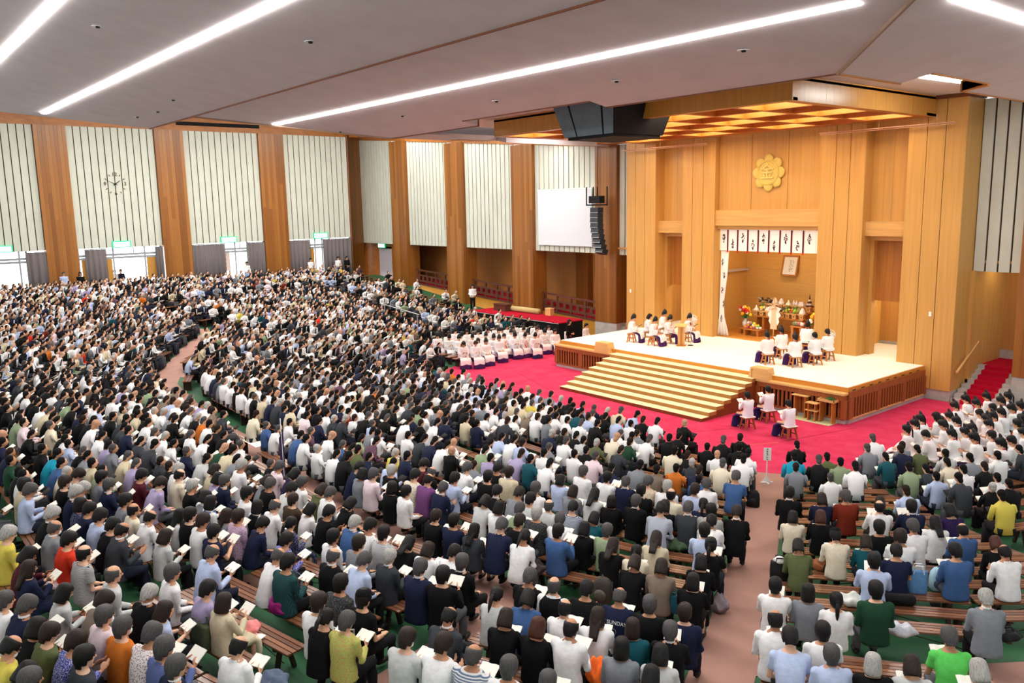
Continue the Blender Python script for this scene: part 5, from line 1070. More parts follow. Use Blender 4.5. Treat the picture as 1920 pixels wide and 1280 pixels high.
PEOPLE = """15.50 -21.24 wh s g;15.06 -21.45 wh t g;16.08 -20.20 bk c B;14.61 -21.65 blS c b;14.19 -21.85 wh c n;12.88 -24.48 nv j g;13.72 -22.02 lg c n m;15.74 -19.61 lg t B m;12.40 -25.82 dg c g;15.31 -19.84 gy c B;12.77 -23.81 wh s t;12.38 -24.45 nvP s g;14.68 -20.15 wh s t;12.05 -25.23 dg c k;11.95 -25.95 bk c B;13.52 -21.37 dg j t;14.26 -20.35 bk d R;16.70 -18.26 lb t k;17.10 -18.01 lb s g;17.47 -17.72 bk c W;12.80 -22.35 olF s g;15.41 -19.02 bk j g;17.84 -17.46 lg c N;11.93 -24.56 whF c g;13.81 -20.54 bk c N;14.97 -19.26 tl c N;12.44 -22.52 bk c P;11.60 -25.34 blF c n;14.52 -19.48 wh c M;18.41 -17.00 wh c W;11.47 -26.05 yl s t m;14.07 -19.68 wh s t;11.48 -24.68 or c g m;16.17 -17.81 wh s t;16.67 -17.47 wh t k;12.11 -22.38 wh t n;15.14 -18.40 nv c n;12.30 -21.81 bk t C;11.12 -25.45 ol c n;13.49 -19.93 bl s B;14.70 -18.62 bk c g;17.90 -16.55 lm t g;14.27 -18.84 nv t b;11.00 -24.78 pk s g m;13.04 -20.12 lg c P;13.82 -19.06 bk c k;10.98 -24.09 lb t N;10.70 -25.53 bk c B;11.16 -23.32 be d N;13.39 -19.25 bk v b;11.64 -21.81 dgF c k;10.52 -24.87 ta c n;12.22 -20.42 bk c k;12.94 -19.42 bk t g;10.73 -23.45 la s k;10.50 -24.20 bk j w;10.21 -25.62 nv j g;11.77 -20.57 nv j g;16.14 -16.19 wh c P;14.37 -17.25 bk d B;9.72 -25.69 wh s g;11.85 -19.82 bk j g;10.98 -21.27 lb s g m;15.31 -16.48 wh c k;15.70 -16.22 gy c B;10.47 -22.13 tlP c k;9.67 -25.02 lg c B;16.46 -15.66 gn c k;9.88 -23.62 wh s g;9.61 -24.35 lg s b;13.74 -17.28 ta c N;10.51 -21.39 bk j b;10.90 -20.60 dg j w;13.31 -17.50 bk c N;11.35 -19.79 wh h k;9.98 -22.23 wh s b;17.62 -14.68 gy j w;10.90 -19.91 wh c N;9.47 -23.00 lb s b;13.89 -16.44 bk d B;10.24 -20.76 gy c n;10.41 -20.03 bk d L;12.90 -16.93 cr c P;12.48 -17.13 bk d M;8.43 -25.21 nv d M;11.37 -18.25 wh c P;8.50 -24.49 bkS t t;9.64 -20.92 wh s k;9.31 -21.66 blF c k;9.96 -20.12 whS t k;13.61 -15.82 bk t V;15.80 -14.44 lb s k;10.89 -18.40 nv s g;11.54 -17.49 bl c k;12.74 -16.27 be c M;7.96 -25.26 ma c B;9.46 -20.22 wh t k;10.42 -18.54 dg d L;8.31 -22.46 nv t k;11.91 -16.62 sg c g;14.54 -14.56 ol c B;7.74 -24.59 rd c k;9.08 -20.32 bl j w;7.98 -23.19 lg c N m;10.71 -17.75 bk c n;7.74 -23.88 dg j t m;11.47 -16.79 bk j B;9.96 -18.64 nv c k;13.10 -15.32 lb s k;8.28 -21.80 nv s k;15.78 -13.59 nv t k;7.83 -22.52 wh c n;8.32 -21.12 nvF d P;10.97 -16.94 wh s g;9.48 -18.75 bk d n;16.48 -12.96 bl c k;7.27 -23.91 bk c k;7.81 -21.85 pkF c n;7.02 -25.31 yl c w;10.50 -17.10 dgF c w;8.28 -20.44 bk t k;14.69 -13.59 cr s C;6.94 -24.64 gy j b m;15.10 -13.29 tl c N;7.36 -22.55 bk t k;12.76 -14.72 wh s k;11.07 -16.19 tl c B;10.05 -17.23 sg v g;17.06 -12.36 wh s t;7.04 -23.24 wh s t;15.52 -12.91 wh t n;10.62 -16.36 nvS c k;11.85 -15.17 gyP s k;7.32 -21.88 gy d M;6.77 -23.93 lb s k;7.56 -21.17 wh s b;9.64 -17.36 wh c B m;7.66 -20.50 wh c B;6.88 -22.58 wh h L;10.16 -16.48 lg s b;6.33 -24.65 bk j w;7.80 -19.81 bk j B;12.77 -13.92 bk j n;9.15 -17.46 lg t B;7.09 -21.21 bk v B;12.35 -14.17 bkP c k;6.45 -23.26 cr s t;14.95 -12.55 bk c k;9.71 -16.62 lg t k;11.96 -14.39 dg j g;16.71 -11.75 bk c R;7.19 -20.53 br c n;11.51 -14.58 bk c B;15.40 -12.13 wh s g;6.55 -21.91 bl v B;6.02 -23.94 nv t k;9.27 -16.71 gy s n;10.95 -14.80 bk j g;7.18 -19.85 wh s g;6.60 -21.23 wh s k;5.99 -23.27 gy h k;13.36 -12.87 cr c B;16.01 -11.54 bl s t;13.78 -12.57 bk c R;6.70 -20.56 lg c k m;7.80 -18.34 wh s k;10.46 -14.99 bk d B;8.81 -16.83 bk j k;11.81 -13.70 nv c P;6.05 -21.93 gy v B;5.53 -23.94 nvF d B;9.22 -16.02 wh s g;7.99 -17.65 nv j g;10.01 -15.13 lg d L;6.72 -19.88 ol c N;11.17 -13.96 cr s t;7.33 -18.39 bk d B;9.54 -15.26 gy c N;15.38 -11.20 wh h L;10.57 -14.21 bk j k;5.12 -23.98 nv j w;7.51 -17.70 blP s t;6.05 -20.57 bk c g;5.54 -21.92 bk c w;6.19 -19.88 wh s g;14.31 -11.29 wh s t;11.18 -13.21 lb s n;4.80 -23.94 lb s w;7.59 -17.00 lb s k;5.07 -22.59 la j n;5.44 -21.24 nv j g;4.64 -24.65 lb s g;7.04 -17.74 crF c k;10.65 -13.46 wh s w;5.57 -20.58 gy c N;7.93 -16.30 bk c k;4.76 -23.26 nv j g m;6.53 -18.42 pk s g;14.74 -10.84 nv j k;4.37 -25.30 dg j g;10.18 -13.64 beF c g;12.58 -11.77 bk j k;13.12 -11.38 nv c N;15.33 -10.28 pu c B;4.30 -23.95 bk c n m;13.51 -11.09 ru c g;9.72 -13.79 nv j g;4.95 -21.25 la c B;4.17 -24.62 be t k;5.38 -19.88 pu k B;6.05 -18.44 gy d B;8.61 -14.77 lb d B;4.64 -21.92 cr s t;11.00 -12.56 wh s g;7.84 -15.62 be j n;6.75 -17.07 bk j b;9.29 -13.94 wh s k;14.01 -10.62 bk c N;4.33 -22.60 ma c k;6.25 -17.76 bk c w;4.16 -23.27 gy c k;7.07 -16.37 wh s g;3.85 -23.84 bk c n;7.33 -15.67 bk c k;5.56 -18.41 nv d k;8.65 -14.08 wh s g;4.16 -21.81 wh c w;4.55 -20.58 wh c w;6.19 -17.08 ma c k;4.76 -19.88 pk s g;11.15 -11.74 bl t g;4.25 -21.13 be c N;5.77 -17.58 lb c n;10.44 -12.06 bl c k;3.36 -24.52 wh c k m;8.79 -13.36 nv c B;3.35 -23.83 cr j k;3.36 -23.16 sg c w;3.66 -21.81 bk c k;6.58 -15.71 gy j w;14.10 -9.55 lb s t;4.26 -19.78 bk c B;3.98 -20.45 br t b;9.42 -12.45 ta c B;7.52 -14.28 wh s k;4.84 -18.25 bk j n;2.91 -24.55 bk c N m;3.58 -21.13 lg s t;15.67 -8.68 yl v g;3.21 -22.47 la s g;9.00 -12.61 gy c P;5.43 -16.90 nv c n;9.91 -11.57 nv c B;2.84 -23.16 be c k;7.03 -14.33 tl d L;3.55 -20.42 gy c k m;2.68 -23.83 bl j k;4.73 -17.57 nv t k;4.35 -18.26 wh s t;9.48 -11.75 or v n;6.29 -15.04 la c N;2.98 -21.80 dg c k;4.86 -16.90 yl j w m;3.16 -20.46 beF c g;6.49 -14.35 la c B;12.24 -9.46 wh s k;2.51 -22.48 be j B m;7.73 -12.85 pkF d B;4.26 -17.57 ol c B;10.05 -10.74 cr t r;5.41 -15.52 bk d L;6.79 -13.67 wh s k;2.69 -21.13 nv c k;5.72 -14.88 sg v N;9.40 -11.02 dg j g;1.89 -24.51 gnF c k;7.18 -12.95 wh s w;3.58 -18.25 wh s g;1.90 -23.83 tq t R;2.68 -20.46 gn c W;14.56 -7.93 dg c n;1.94 -23.16 gyP c k m;3.80 -17.59 bkF c L;15.05 -7.70 bk c R;11.27 -9.37 gy s g;4.82 -15.52 wh s k;10.12 -9.95 wh s g;15.31 -7.32 bk j g;1.90 -21.81 dgF c B;12.33 -8.49 wh s k;2.43 -19.77 wh s w m;1.63 -22.48 gy j w;3.34 -17.57 bl t k;13.89 -7.70 lb s n;3.66 -16.89 pl j b;1.41 -23.16 bk c n;6.93 -12.29 bk t b;4.33 -15.54 nv j k;1.23 -23.84 bk v g;6.19 -13.01 gy s b;8.79 -10.50 bk c B;1.05 -24.51 nvP s t;2.73 -18.25 wh s k;5.66 -13.47 lb c k;8.45 -10.65 crF c B;5.04 -14.18 wh c P;7.34 -11.56 dg j C;10.88 -8.82 tq t k;4.48 -14.87 wh s g;1.49 -21.13 wh c L;11.31 -8.46 bkP c R;13.18 -7.48 sgF c k;3.88 -15.55 dg j k;9.78 -9.36 wh s k;14.84 -6.77 wh s b;11.73 -8.11 sgF c N;1.03 -22.48 la h p;3.03 -16.90 sg c w;5.22 -13.51 wh s k;9.15 -9.69 wh s g;1.51 -20.45 wh s n;2.63 -17.57 wh c k m;1.08 -21.81 dg c B;13.45 -7.13 dg j g;6.10 -12.33 wh s k;2.23 -18.25 bl j g;14.10 -6.71 wh s g;6.58 -11.62 ol c n;2.98 -16.21 wh t g;0.51 -23.15 lb s C;4.73 -13.51 lb s k;3.34 -15.53 wh c n;0.29 -24.51 nv c N;7.07 -10.91 gnF c k;1.17 -19.77 bk d M;0.74 -21.13 wh s n;11.15 -7.69 ol c k;6.05 -11.63 lg c W;9.24 -8.86 bk k k;14.37 -6.18 bk c B;0.83 -20.45 wh s b;6.52 -10.95 cr c B;2.48 -16.23 gyF c k m;8.47 -9.21 bk j k;0.17 -22.48 wh c n;5.24 -12.14 nv j g;13.57 -6.23 cr s b;1.68 -17.59 pl s b;7.07 -10.21 wh s k;-0.07 -23.15 wh s k;0.10 -21.81 nv j k;5.57 -11.46 bk c B;12.18 -6.57 tl c n;0.51 -19.77 bk d L;6.59 -10.26 wh c N;-0.53 -24.50 wh c N;7.34 -9.50 bk j g;-0.00 -21.13 wh s k;0.95 -18.26 wh d P;13.87 -5.65 gy s t;8.42 -8.51 bk k k;-0.56 -23.16 bk c n;5.08 -11.46 bk j g;-0.72 -23.83 bk j w m;6.10 -10.29 wh c B;11.54 -6.32 gy j w;0.01 -19.77 wh c B;13.18 -5.53 lg s g;-1.03 -24.51 cr c L;0.47 -18.26 bl t n;12.23 -5.86 nv c k;-0.83 -22.48 whF c k;9.85 -7.04 bk j k;14.18 -4.94 wh s g;1.95 -14.86 wh s b;6.24 -9.58 gy j t;7.09 -8.84 bk j b;8.49 -7.73 bk k B;-0.74 -21.13 wh c n;0.75 -16.89 nv c k;12.48 -5.43 ol c n;0.35 -17.58 wh s g;-1.49 -23.15 crS c B;4.99 -10.09 bk j g;11.84 -5.12 gy s k;14.45 -3.96 dg j w;-0.61 -18.25 cr v k;11.10 -5.08 wh s k m;-2.33 -23.83 sg t b;6.32 -7.57 bk j k"""
ROW_PHASE = {'BL2': 0.08, 'C': 0.13, 'BL': 0.2, 'C0': 0.62, 'RR': 0.52, 'BR': 0.43, 'R': 0.21, 'BC': 0.4}
ROBED = """11.14 -3.32 h;11.03 -2.51 h;10.93 -1.91 h;11.15 -1.35 b;11.27 -0.75 h;11.01 0.48 h;10.74 1.72 h;11.28 1.44 h;10.97 2.78 h;11.79 1.04 b;11.60 2.30 h;11.56 2.90 h;12.25 1.98 h;12.41 1.19 h;11.81 0.11 b;12.24 0.60 h;12.37 -0.11 h;12.27 -0.72 h;11.75 -1.40 h;11.72 -2.22 h;12.33 -3.09 h;12.44 -2.50 h;12.39 -1.90 h;12.70 -1.27 h;13.20 -0.93 h;13.10 -0.32 h;13.02 -3.34 h;13.21 -2.77 b;13.81 -2.93 b;13.78 -3.59 h;11.89 -3.51 b;13.65 -1.70 h;-12.04 -2.83 h;-13.52 -1.98 h;-12.59 -3.08 h;-12.49 -2.40 h;-12.20 -1.87 h;-11.95 -1.18 h;-10.37 -2.35 h;-11.20 -1.23 h;-12.23 -0.06 h;-10.60 -1.33 h;-11.99 0.57 h;-10.77 -0.17 h;-11.35 0.30 h;-10.76 0.45 h;-11.42 1.23 h;-10.20 0.69 h;-10.76 1.85 h;-13.10 -3.41 h;-12.73 -0.39 h;-12.87 -0.98 h;-10.54 -3.64 b;-10.19 -3.14 b;-11.03 -2.37 b;-11.27 -0.51 b;-13.10 -1.54 b;-12.57 0.43 b;-12.01 1.47 h;-13.09 1.71 h;-12.63 2.78 b;-11.53 2.02 b;-12.05 2.55 b;-11.56 2.90 b;-10.24 2.18 b;-13.25 -0.08 b;-12.41 1.02 b;-13.17 0.53 b;-13.01 1.11 b;-13.08 -2.71 b;-13.03 2.32 b"""
# ================================================================== PEOPLE: who sits where
def words(s): return len(s.split())
USED = set()
def claim(cands):
    for c in cands:
        if words(c) <= 16 and c not in USED: USED.add(c); return c
    return None
ppl = []
for e in PEOPLE.split(';'):
    t = e.split(); ppl.append(dict(x=float(t[0]), y=float(t[1]), code=t[2], gar=t[3], hair=t[4], m='m' in t[5:]))
NEAR = 232                      # nearest ones are individuals; the rest join the far crowd
rnd = random.Random(21)
for i, p in enumerate(ppl):
    p['r'] = rho(p['x'], p['y']); p['px'], p['py'], _ = proj((p['x'], p['y'], zf(p['x'], p['y'])+1.2))
    p['what'] = clword(p['code'])+' '+GAR[p['gar']]
    p['book'] = rnd.random() < .52
    p['pose'] = rnd.choice([0, 0, 1, 2, 5]) if p['book'] else rnd.choice([3, 3, 4, 1])
    p['bot'] = rnd.choice([0, 0, 0, 1, 2]); p['rz'] = facing(p['x'], p['y'])+rnd.uniform(-.14, .14)
    fem = p['hair'] in 'BNLMPWR'; p['sc'] = rnd.uniform(.91, .97) if fem else rnd.uniform(.97, 1.05)
for i in (52, ): pass
near = ppl[:NEAR]
A_ = np.array([[p['px'], p['py']] for p in ppl])
def neighbours(i):
    p = ppl[i]; L = Rn = F = Bk = None; bl = br = bf = bb = 1e9
    for j, q in enumerate(ppl):
        if j == i: continue
        dx, dy = A_[j]-A_[i]
        if abs(dy) < 22+abs(dx)*.35 and abs(dx) < 90:
            d = abs(dx)+1.6*abs(dy)
            if dx < 0 and d < bl: bl, L = d, q
            if dx > 0 and d < br: br, Rn = d, q
        if abs(dx) < 40:
            d = abs(dy)+1.6*abs(dx)
            if dy < -14 and d < bf: bf, F = d, q
            if dy > 14 and d < bb: bb, Bk = d, q
    return L, Rn, F, Bk
for i, p in enumerate(near):
    L, Rn, F, Bk = neighbours(i); me_ = '%s person in %s' % (HAIRW[p['hair']], p['what']); c = []
    if p['m']: me_ = 'masked '+me_
    w_ = lambda q: q['what']
    if L and Rn: c.append(me_+' between %s and %s' % (w_(L), w_(Rn)))
    if L and F: c.append(me_+' right of %s, behind %s' % (w_(L), w_(F)))
    if Rn and F: c.append(me_+' left of %s, behind %s' % (w_(Rn), w_(F)))
    if Rn and Bk: c.append(me_+' left of %s, before %s' % (w_(Rn), w_(Bk)))
    if L and Bk: c.append(me_+' right of %s, before %s' % (w_(L), w_(Bk)))
    if F and Bk: c.append(me_+' behind %s and before %s' % (w_(F), w_(Bk)))
    if L: c.append(me_+' right of '+HAIRW[L['hair']]+' '+w_(L))
    if Rn: c.append(me_+' left of '+HAIRW[Rn['hair']]+' '+w_(Rn))
    if F: c.append(me_+' behind '+HAIRW[F['hair']]+' '+w_(F))
    if Bk: c.append(me_+' in front of '+HAIRW[Bk['hair']]+' '+w_(Bk))
    c.append(me_+', '+ordn[int(p['px']//110) % 20]+' tenth across the photo')
    lab = claim(c) or me_+' in the near rows'
    o = person(p['x'], p['y'], zf(p['x'], p['y']), p['rz'], p['code'], p['gar'], p['hair'], p['m'], p['pose'], p['bot'], p['sc'], rnd.randrange(4)); p['o'] = o
    tag(o, lab, 'person', 'seated audience in the near rows')
    if p['book']:
        bl = 'booklet of the '+lab
        if words(bl) > 16: bl = 'booklet of '+lab
        if words(bl) > 16: bl = 'booklet: '+lab
        if words(bl) > 16: bl = ' '.join(bl.split()[:16])
        place_book(o, p['pose'], bl)
# lettering on the dark blue tee
for p in near:
    if p['code'] == 'nv' and p['gar'] == 't' and p['hair'] == 'b':
        P = POSES[p['pose']]; me = text_mesh('FT SUNDAY', .075, mat('print_white', (226, 226, 226), .8, .1), 'back_print', .002)
        t = obj('back_print', me, p['o']); t.rotation_euler = (R(90-12), 0, 0); t.location = (0, P.cy(.86)-.15, .87)
        m = MB()
        for a0, r_ in ((0, .05), (1, .035), (2.2, .045)): m.tube([(r_*math.cos(a0+a)*1.1, -.002, r_*math.sin(a0+a)*1.2) for a in np.linspace(0, 4, 10)], .005, 5)
        g = m.build('back_motif', mat('print_grey', (120, 120, 132), .8, .1), p['o']); g.location = (0, P.cy(.76)-.155, .75)

# ---- robed celebrants at either side of the carpet
rb_n = dict(L=0, R=0)
RL = [e.split() for e in ROBED.split(';')]
for k, t in enumerate(RL):
    x, y, hat = float(t[0]), float(t[1]), t[2] == 'h'; side = 'R' if x > 0 else 'L'; rr = random.Random(k)
    row = max(0, int((abs(x)-10.6)//.62))
    pose = rr.choice([0, 0, 1, 3]); rz = (R(90) if x > 0 else R(-90))+rr.uniform(-.12, .12)+(R(8) if x > 0 else R(-14))
    sash = rr.random() < .3; hair = rr.choice('kknB') if not hat else 'k'
    o = robed(x, y, zf(x, y), rz, (1 if side == 'R' else 2) if hat else 0, pose, rr.choice([0, 0, 1, 2]), rr.random() < .3, sash, hair, rr.uniform(.96, 1.04))
    RL[k] = (x, y, hat, side, row, sash, o, pose)
for side in 'LR':
    rows_ = {}
    for q in RL:
        if q[3] == side: rows_.setdefault(q[4], []).append(q)
    for rw, qs in rows_.items():
        qs.sort(key=lambda q: q[1])
        for n, q in enumerate(qs):
            lab = 'white-robed celebrant %s, %s from the near end of %s row %s of dais' % ('in black hat' if q[2] else 'bareheaded', ordn[n], ordn[max(0, rw)], 'right' if side == 'R' else 'left')
            tag(q[6], lab, 'person', 'robed celebrants seated %s of the dais' % ('right' if side == 'R' else 'left'))
            if q[7] != 3 and (n+rw) % 2 == 0: place_book(q[6], q[7], 'prayer booklet of the celebrant %s from the near end, %s row %s of dais' % (ordn[n], ordn[max(0, rw)], 'right' if side == 'R' else 'left'))
# benches under the robed groups
for side in (1, -1):
    for rw in range(5):
        x = side*(10.95+.62*rw); y0, y1 = -3.9, 3.1
        for n, (a, b) in enumerate(((y0, -.45), (-.4, y1))):
            bn = empty('low_bench', (x, (a+b)/2, zf(x, 0))); tag(bn, 'low covered bench of the robed group %s of dais, %s row, %s half' % ('right' if side > 0 else 'left', ordn[rw], ['near', 'far'][n]), 'bench', 'benches of the robed groups')
            MB().box((-.16, (a-b)/2, .38), (.16, (b-a)/2, .42)).build('seat', M_slat[1], bn)
            for yy_ in ((a-b)/2+.2, (b-a)/2-.2): MB().box((-.13, yy_-.03, -.06), (.13, yy_+.03, .38)).build('leg', M_bleg, bn)
# priests on the dais
PR = [(3.05, 1.72, 'frontmost left of the right-hand group'), (2.75, 3.2, 'reading upright in the middle of the right-hand group'), (4.12, 2.0, 'nearest the camera in the right-hand group'), (4.42, 2.95, 'holding green leaves in the right-hand group'), (4.3, 4.1, 'rearmost, beside the pedestal fan on the right')]
for k, (x, y, l) in enumerate(PR):
    rz = R(62)+[.0, .1, -.05, .08, .1][k]; o = robed(x, y, H, rz, 1 if k < 3 else 0, 0, [1, 0, 0, 2, 0][k], 0, False, 'k'); tag(o, 'white-robed priest on a stool, '+l, 'person', 'priests on the dais')
    stool((x, y, H), rz, 'wooden stool of the priest '+l, M_stool, False)
    if k < 2: place_book(o, 0, 'white prayer booklet of the priest '+l)
PL = [(-4.55, 1.95, 'leftmost in the left-hand group'), (-4.3, 2.8, 'bareheaded, second in the left-hand group'), (-3.2, 1.95, 'with orange sash, nearest the stairs on the left'), (-4.5, 4.1, 'highest hat at the back of the left-hand group'), (-3.1, 2.85, 'just left of the lectern'), (-2.75, 3.85, 'right of the lectern beside the fan')]
for k, (x, y, l) in enumerate(PL):
    rz = R(-62)+[.0, .1, -.25, .08, .1, -.2][k]; o = robed(x, y, H, rz, 0 if k == 1 else 2, 0, [0, 2, 1, 0, 1, 0][k], 0, k in (2, 5), 'B' if k == 1 else 'k'); tag(o, 'white-robed priest on a stool, '+l, 'person', 'priests on the dais')
    stool((x, y, H), rz, 'wooden stool of the priest '+l, M_stool, False)
    if k != 3: b = place_book(o, 0, 'green prayer booklet of the priest '+l); setm(b, mat('green_cover', (44, 92, 62), .6, .3))
o = robed(2.95, 4.7, H+.1, R(20), 1, 0, 0, 0, False, 'k'); tag(o, 'white-robed priest facing the altar with raised offering in the right-hand group', 'person', 'priests on the dais'); stool((2.95, 4.7, H), R(20), 'wooden stool of the priest facing the altar', M_stool, False)
for i in range(6):
    m = MB(); m.tube([(0, 0, 0), (.22, 0, .08)], .008, 5)
    for k in range(6): m.ell((.04+.034*k, (.035 if k % 2 else -.035), .03+.01*k), (.04, .02, .008), 6, 4, Matrix.Rotation(.6 if k % 2 else -.6, 3, 'Z'))
    s_ = m.build('leaf_sprig', M_leafg, None, True); s_.location = (4.05+.03*i, 3.15+.02*i, H+.74+.012*i); s_.rotation_euler = (0, 0, 2+.35*i); tag(s_, 'green sprig held by the leaf-bearing priest, %s of six' % ordn[i], 'sprig', 'sprigs held on the dais')
# three musicians in purple on the carpet
for x, y, l in ((5.5, -3.08, 'left'), (5.45, -1.78, 'rear'), (7.15, -3.12, 'right')):
    rz = R(72); P = POSES[2 if l != 'right' else 0]; pi_ = 2 if l != 'right' else 0
    o = obj('person', PM[pi_]['body'], None, (x, y, .02), rz); setm(o, M_skin[0]); setm(obj('kimono_top', PM[pi_]['top'], o), mat('kimono_white', (232, 232, 238), .85, .15, .03, 10., bump=.3, bscale=14)); setm(obj('hakama', RB[0]['hakama'], o), M_hakn); setm(obj('shoes', PM[pi_]['shoes'], o), cloth('wh'))
    h = setm(obj('hair', HAIR['short'], o), M_hair['k']); h.matrix_local = P.Mh
    for nm, me in (('eyes', EYES), ('mouth', MOUTH)): e = obj(nm, me, o); e.matrix_local = P.Mh
    tag(o, 'black-haired person in white kimono and purple hakama, %s of the three on the carpet' % l, 'person', 'attendants in purple on the carpet'); place_book(o, pi_, 'white booklet of the %s attendant in purple hakama' % l)
    stool((x, y, .012), rz, 'dark wooden stool with white cushion, %s of the three on the carpet' % l, M_dstool)
# ushers and standing people
o = person(-10.5, 4.7, .03, R(-80), 'wh', 'c', 'k', False, 3); tag(o, 'seated person in white kimono alone left of the dais', 'person'); stool((-10.5, 4.7, .03), R(-80), 'low stool of the lone white-clad person left of the dais', M_dstool)
stand(-10.0, 3.0, .03, R(-70), 'bk', 'j', 'B', 'standing usher in black suit and white blouse left of the dais')
stand(-22.7, 6.0, zf(-22.7, 6), R(-120), 'wh', 's', 'B', 'standing woman in white shirt below the ramp, left of the rolled mat')
stand(-36.4, -15.95, zf(-36.4, -15.9)+.05, R(-80), 'lb', 's', 'g', 'standing grey-haired man in pale blue shirt against the wooden pillar')
stand(-36.4, -15.0, zf(-36.4, -15)-.02, R(-80), 'bk', 'j', 'B', 'standing woman in black beside the wooden pillar below the clock')
for y, c, l, hk in ((-12.4, 'nv', 'left', False), (-11.95, 'wh', 'middle', True), (-11.55, 'nv', 'right', True)): stand(-40.6, y, 2.2, R(-90), c, 'j' if c == 'nv' else 's', 'k', '%s of three people standing outside the doorway below the clock' % l, hk)
for x, y, c, g_, l in ((-36.6, -4.0, 'wh', 's', 'white shirt in the doorway with notices'), (-36.4, .9, 'wh', 's', 'white shirt and cap by the narrow doorway'), (-36.4, 3.2, 'wh', 's', 'white shirt before the corner curtain, left of two'), (-36.3, 3.9, 'bk', 'j', 'black suit before the corner curtain, right of two')):
    stand(x, y, zf(x, y), R(-85), c, g_, 'k', 'standing person in '+l)
# purple banner carried in the aisle
bn = empty('banner', (3.42, -19.05, zf(3.4, -19)), R(-32)); tag(bn, 'deep purple banner with white flower crest held upright in the crowd', 'banner')
MB().tube([(0, 0, 0), (0, 0, 1.95)], .012).build('pole', M_white, bn); MB().tube([(-.33, 0, 1.55), (.33, 0, 1.55)], .01).build('crossbar', M_black, bn)
MB().box((-.31, -.01, .45), (.31, .0, 1.53)).build('cloth', mat('banner_purple', (40, 22, 70), .85, .15), bn); m = MB()
for k in range(8): a = PI/4*k; m.tube([(.1*math.cos(a)+.035*math.cos(b_), -.016, 1.18+.1*math.sin(a)+.035*math.sin(b_)) for b_ in np.linspace(0, 2*PI, 10)], .009, 4)
m.build('crest', M_white, bn); t = obj('character', text_mesh('金', .14, M_white, 'banner_char', .003), bn, (0, -.016, 1.18)); t.rotation_euler = (R(90), 0, 0)
t = obj('character', text_mesh('大', .22, M_white, 'banner_char2', .003), bn, (0, -.016, .84)); t.rotation_euler = (R(90), 0, 0)

# ================================================================== BENCHES
P_ROW = .68
BLEN = {}
def bench_parts(L, near_):
    key = (round(L, 1), near_); L = key[0]
    if key in BLEN: return BLEN[key]
    r = []
    if near_:
        for k in range(4): r.append(('slat', MB().box((-L/2, -.165+.085*k, .392), (L/2, -.165+.085*k+.07, .42)).mesh('slat', M_slat[k % 3])))
        for sx in (-1, 1):
            x = sx*(L/2-.32); r.append(('leg', MB().cbox((x, -.1, .2), (.07, .05, .42), 0, R(-14)).cbox((x, .1, .2), (.07, .05, .42), 0, R(14)).box((x-.03, -.17, .355), (x+.03, .17, .392)).mesh('leg', M_bleg)))
        r.append(('brace', MB().tube([(-L/2+.35, 0, .1), (0, 0, .36), (L/2-.35, 0, .1)], .008, 5).mesh('brace', M_bleg)))
    else:
        m = MB()
        for k in range(4): m.box((-L/2, -.165+.085*k, .392), (L/2, -.165+.085*k+.07, .42))
        m.cur = 1
        for sx in (-1, 1): m.box((sx*(L/2-.3)-.03, -.15, -.03), (sx*(L/2-.3)+.03, .15, .392))
        r.append(('bench', m.mesh('bench', [M_slat[0], M_bleg])))
    BLEN[key] = r; return r
def row_point(sgn, r, s):
    """point on the row at offset s from the row's middle (arc length), right (+) or left (-) side"""
    q = abs(s); sg = 1 if s >= 0 else -1
    if q <= 6: return sg*q, -2-r
    a = (q-6)/r
    if a <= PI/2: return sg*(6+r*math.sin(a)), -2-r*math.cos(a)
    return sg*(6+r), -2+(q-6-r*PI/2)
def sect(x, y):
    r = rho(x, y); f = math.degrees(math.atan2(abs(x)-6, -2-y)) if x > 0 else -20
    if r < 17.35: return 'RR' if f > 57 else 'R' if f > 30 else 'C' if f > 0 else 'C0' if r < 16.4 else 'BL2'
    return 'BR' if f > 30 else 'BC' if f > 17 else 'BL' if f > -5 else 'BL2'
SECW = dict(RR='the far right block', R='the block right of the main aisle', C='the block left of the main aisle', C0='the middle block', BR='the rear right block', BC='the rear centre block', BL='the rear left block', BL2='the rear far left block')
bench_count = {}
far_benches = MB()
def add_bench(xa, ya, xb, yb, sec, rowi):
    cx, cy_ = (xa+xb)/2, (ya+yb)/2; L = math.hypot(xb-xa, yb-ya); rz = math.atan2(yb-ya, xb-xa); z = zf(cx, cy_)
    px, py, dz = proj((cx, cy_, z+.4))
    if dz < 1 or px < -140 or px > 2060 or py > 1420: return
    dist = math.hypot(cx-CAMPOS[0], cy_-CAMPOS[1])
    if dist < 21:
        k = (sec, rowi); bench_count[k] = bench_count.get(k, 0)+1
        b = empty('bench', (cx, cy_, z), rz); tag(b, 'slatted brown bench, %s row of %s, %s piece' % (ordn[min(rowi, 19)], SECW[sec], ordn[bench_count[k]-1]), 'bench', 'slatted benches of the hall')
        for nm, me in bench_parts(L, True): obj(nm, me, b)
    else:
        ca, sa = math.cos(rz), math.sin(rz)
        for k in range(3):
            o_ = -.165+.115*k
            vs = []
            for zz_ in (.392, .42):
                for u, v in ((-L/2, o_), (L/2, o_), (L/2, o_+.1), (-L/2, o_+.1)): vs.append((cx+u*ca-v*sa, cy_+u*sa+v*ca, z+zz_))
            far_benches.cur = 0; far_benches.add(vs, [(4, 5, 6, 7), (0, 1, 5, 4), (1, 2, 6, 5), (2, 3, 7, 6), (3, 0, 4, 7)])
        for u in (-L/2+.3, L/2-.3):
            far_benches.cur = 1; p0 = Vector((cx+u*ca, cy_+u*sa, z+.17)); far_benches.cbox(p0, (.06, .3, .45), rz)
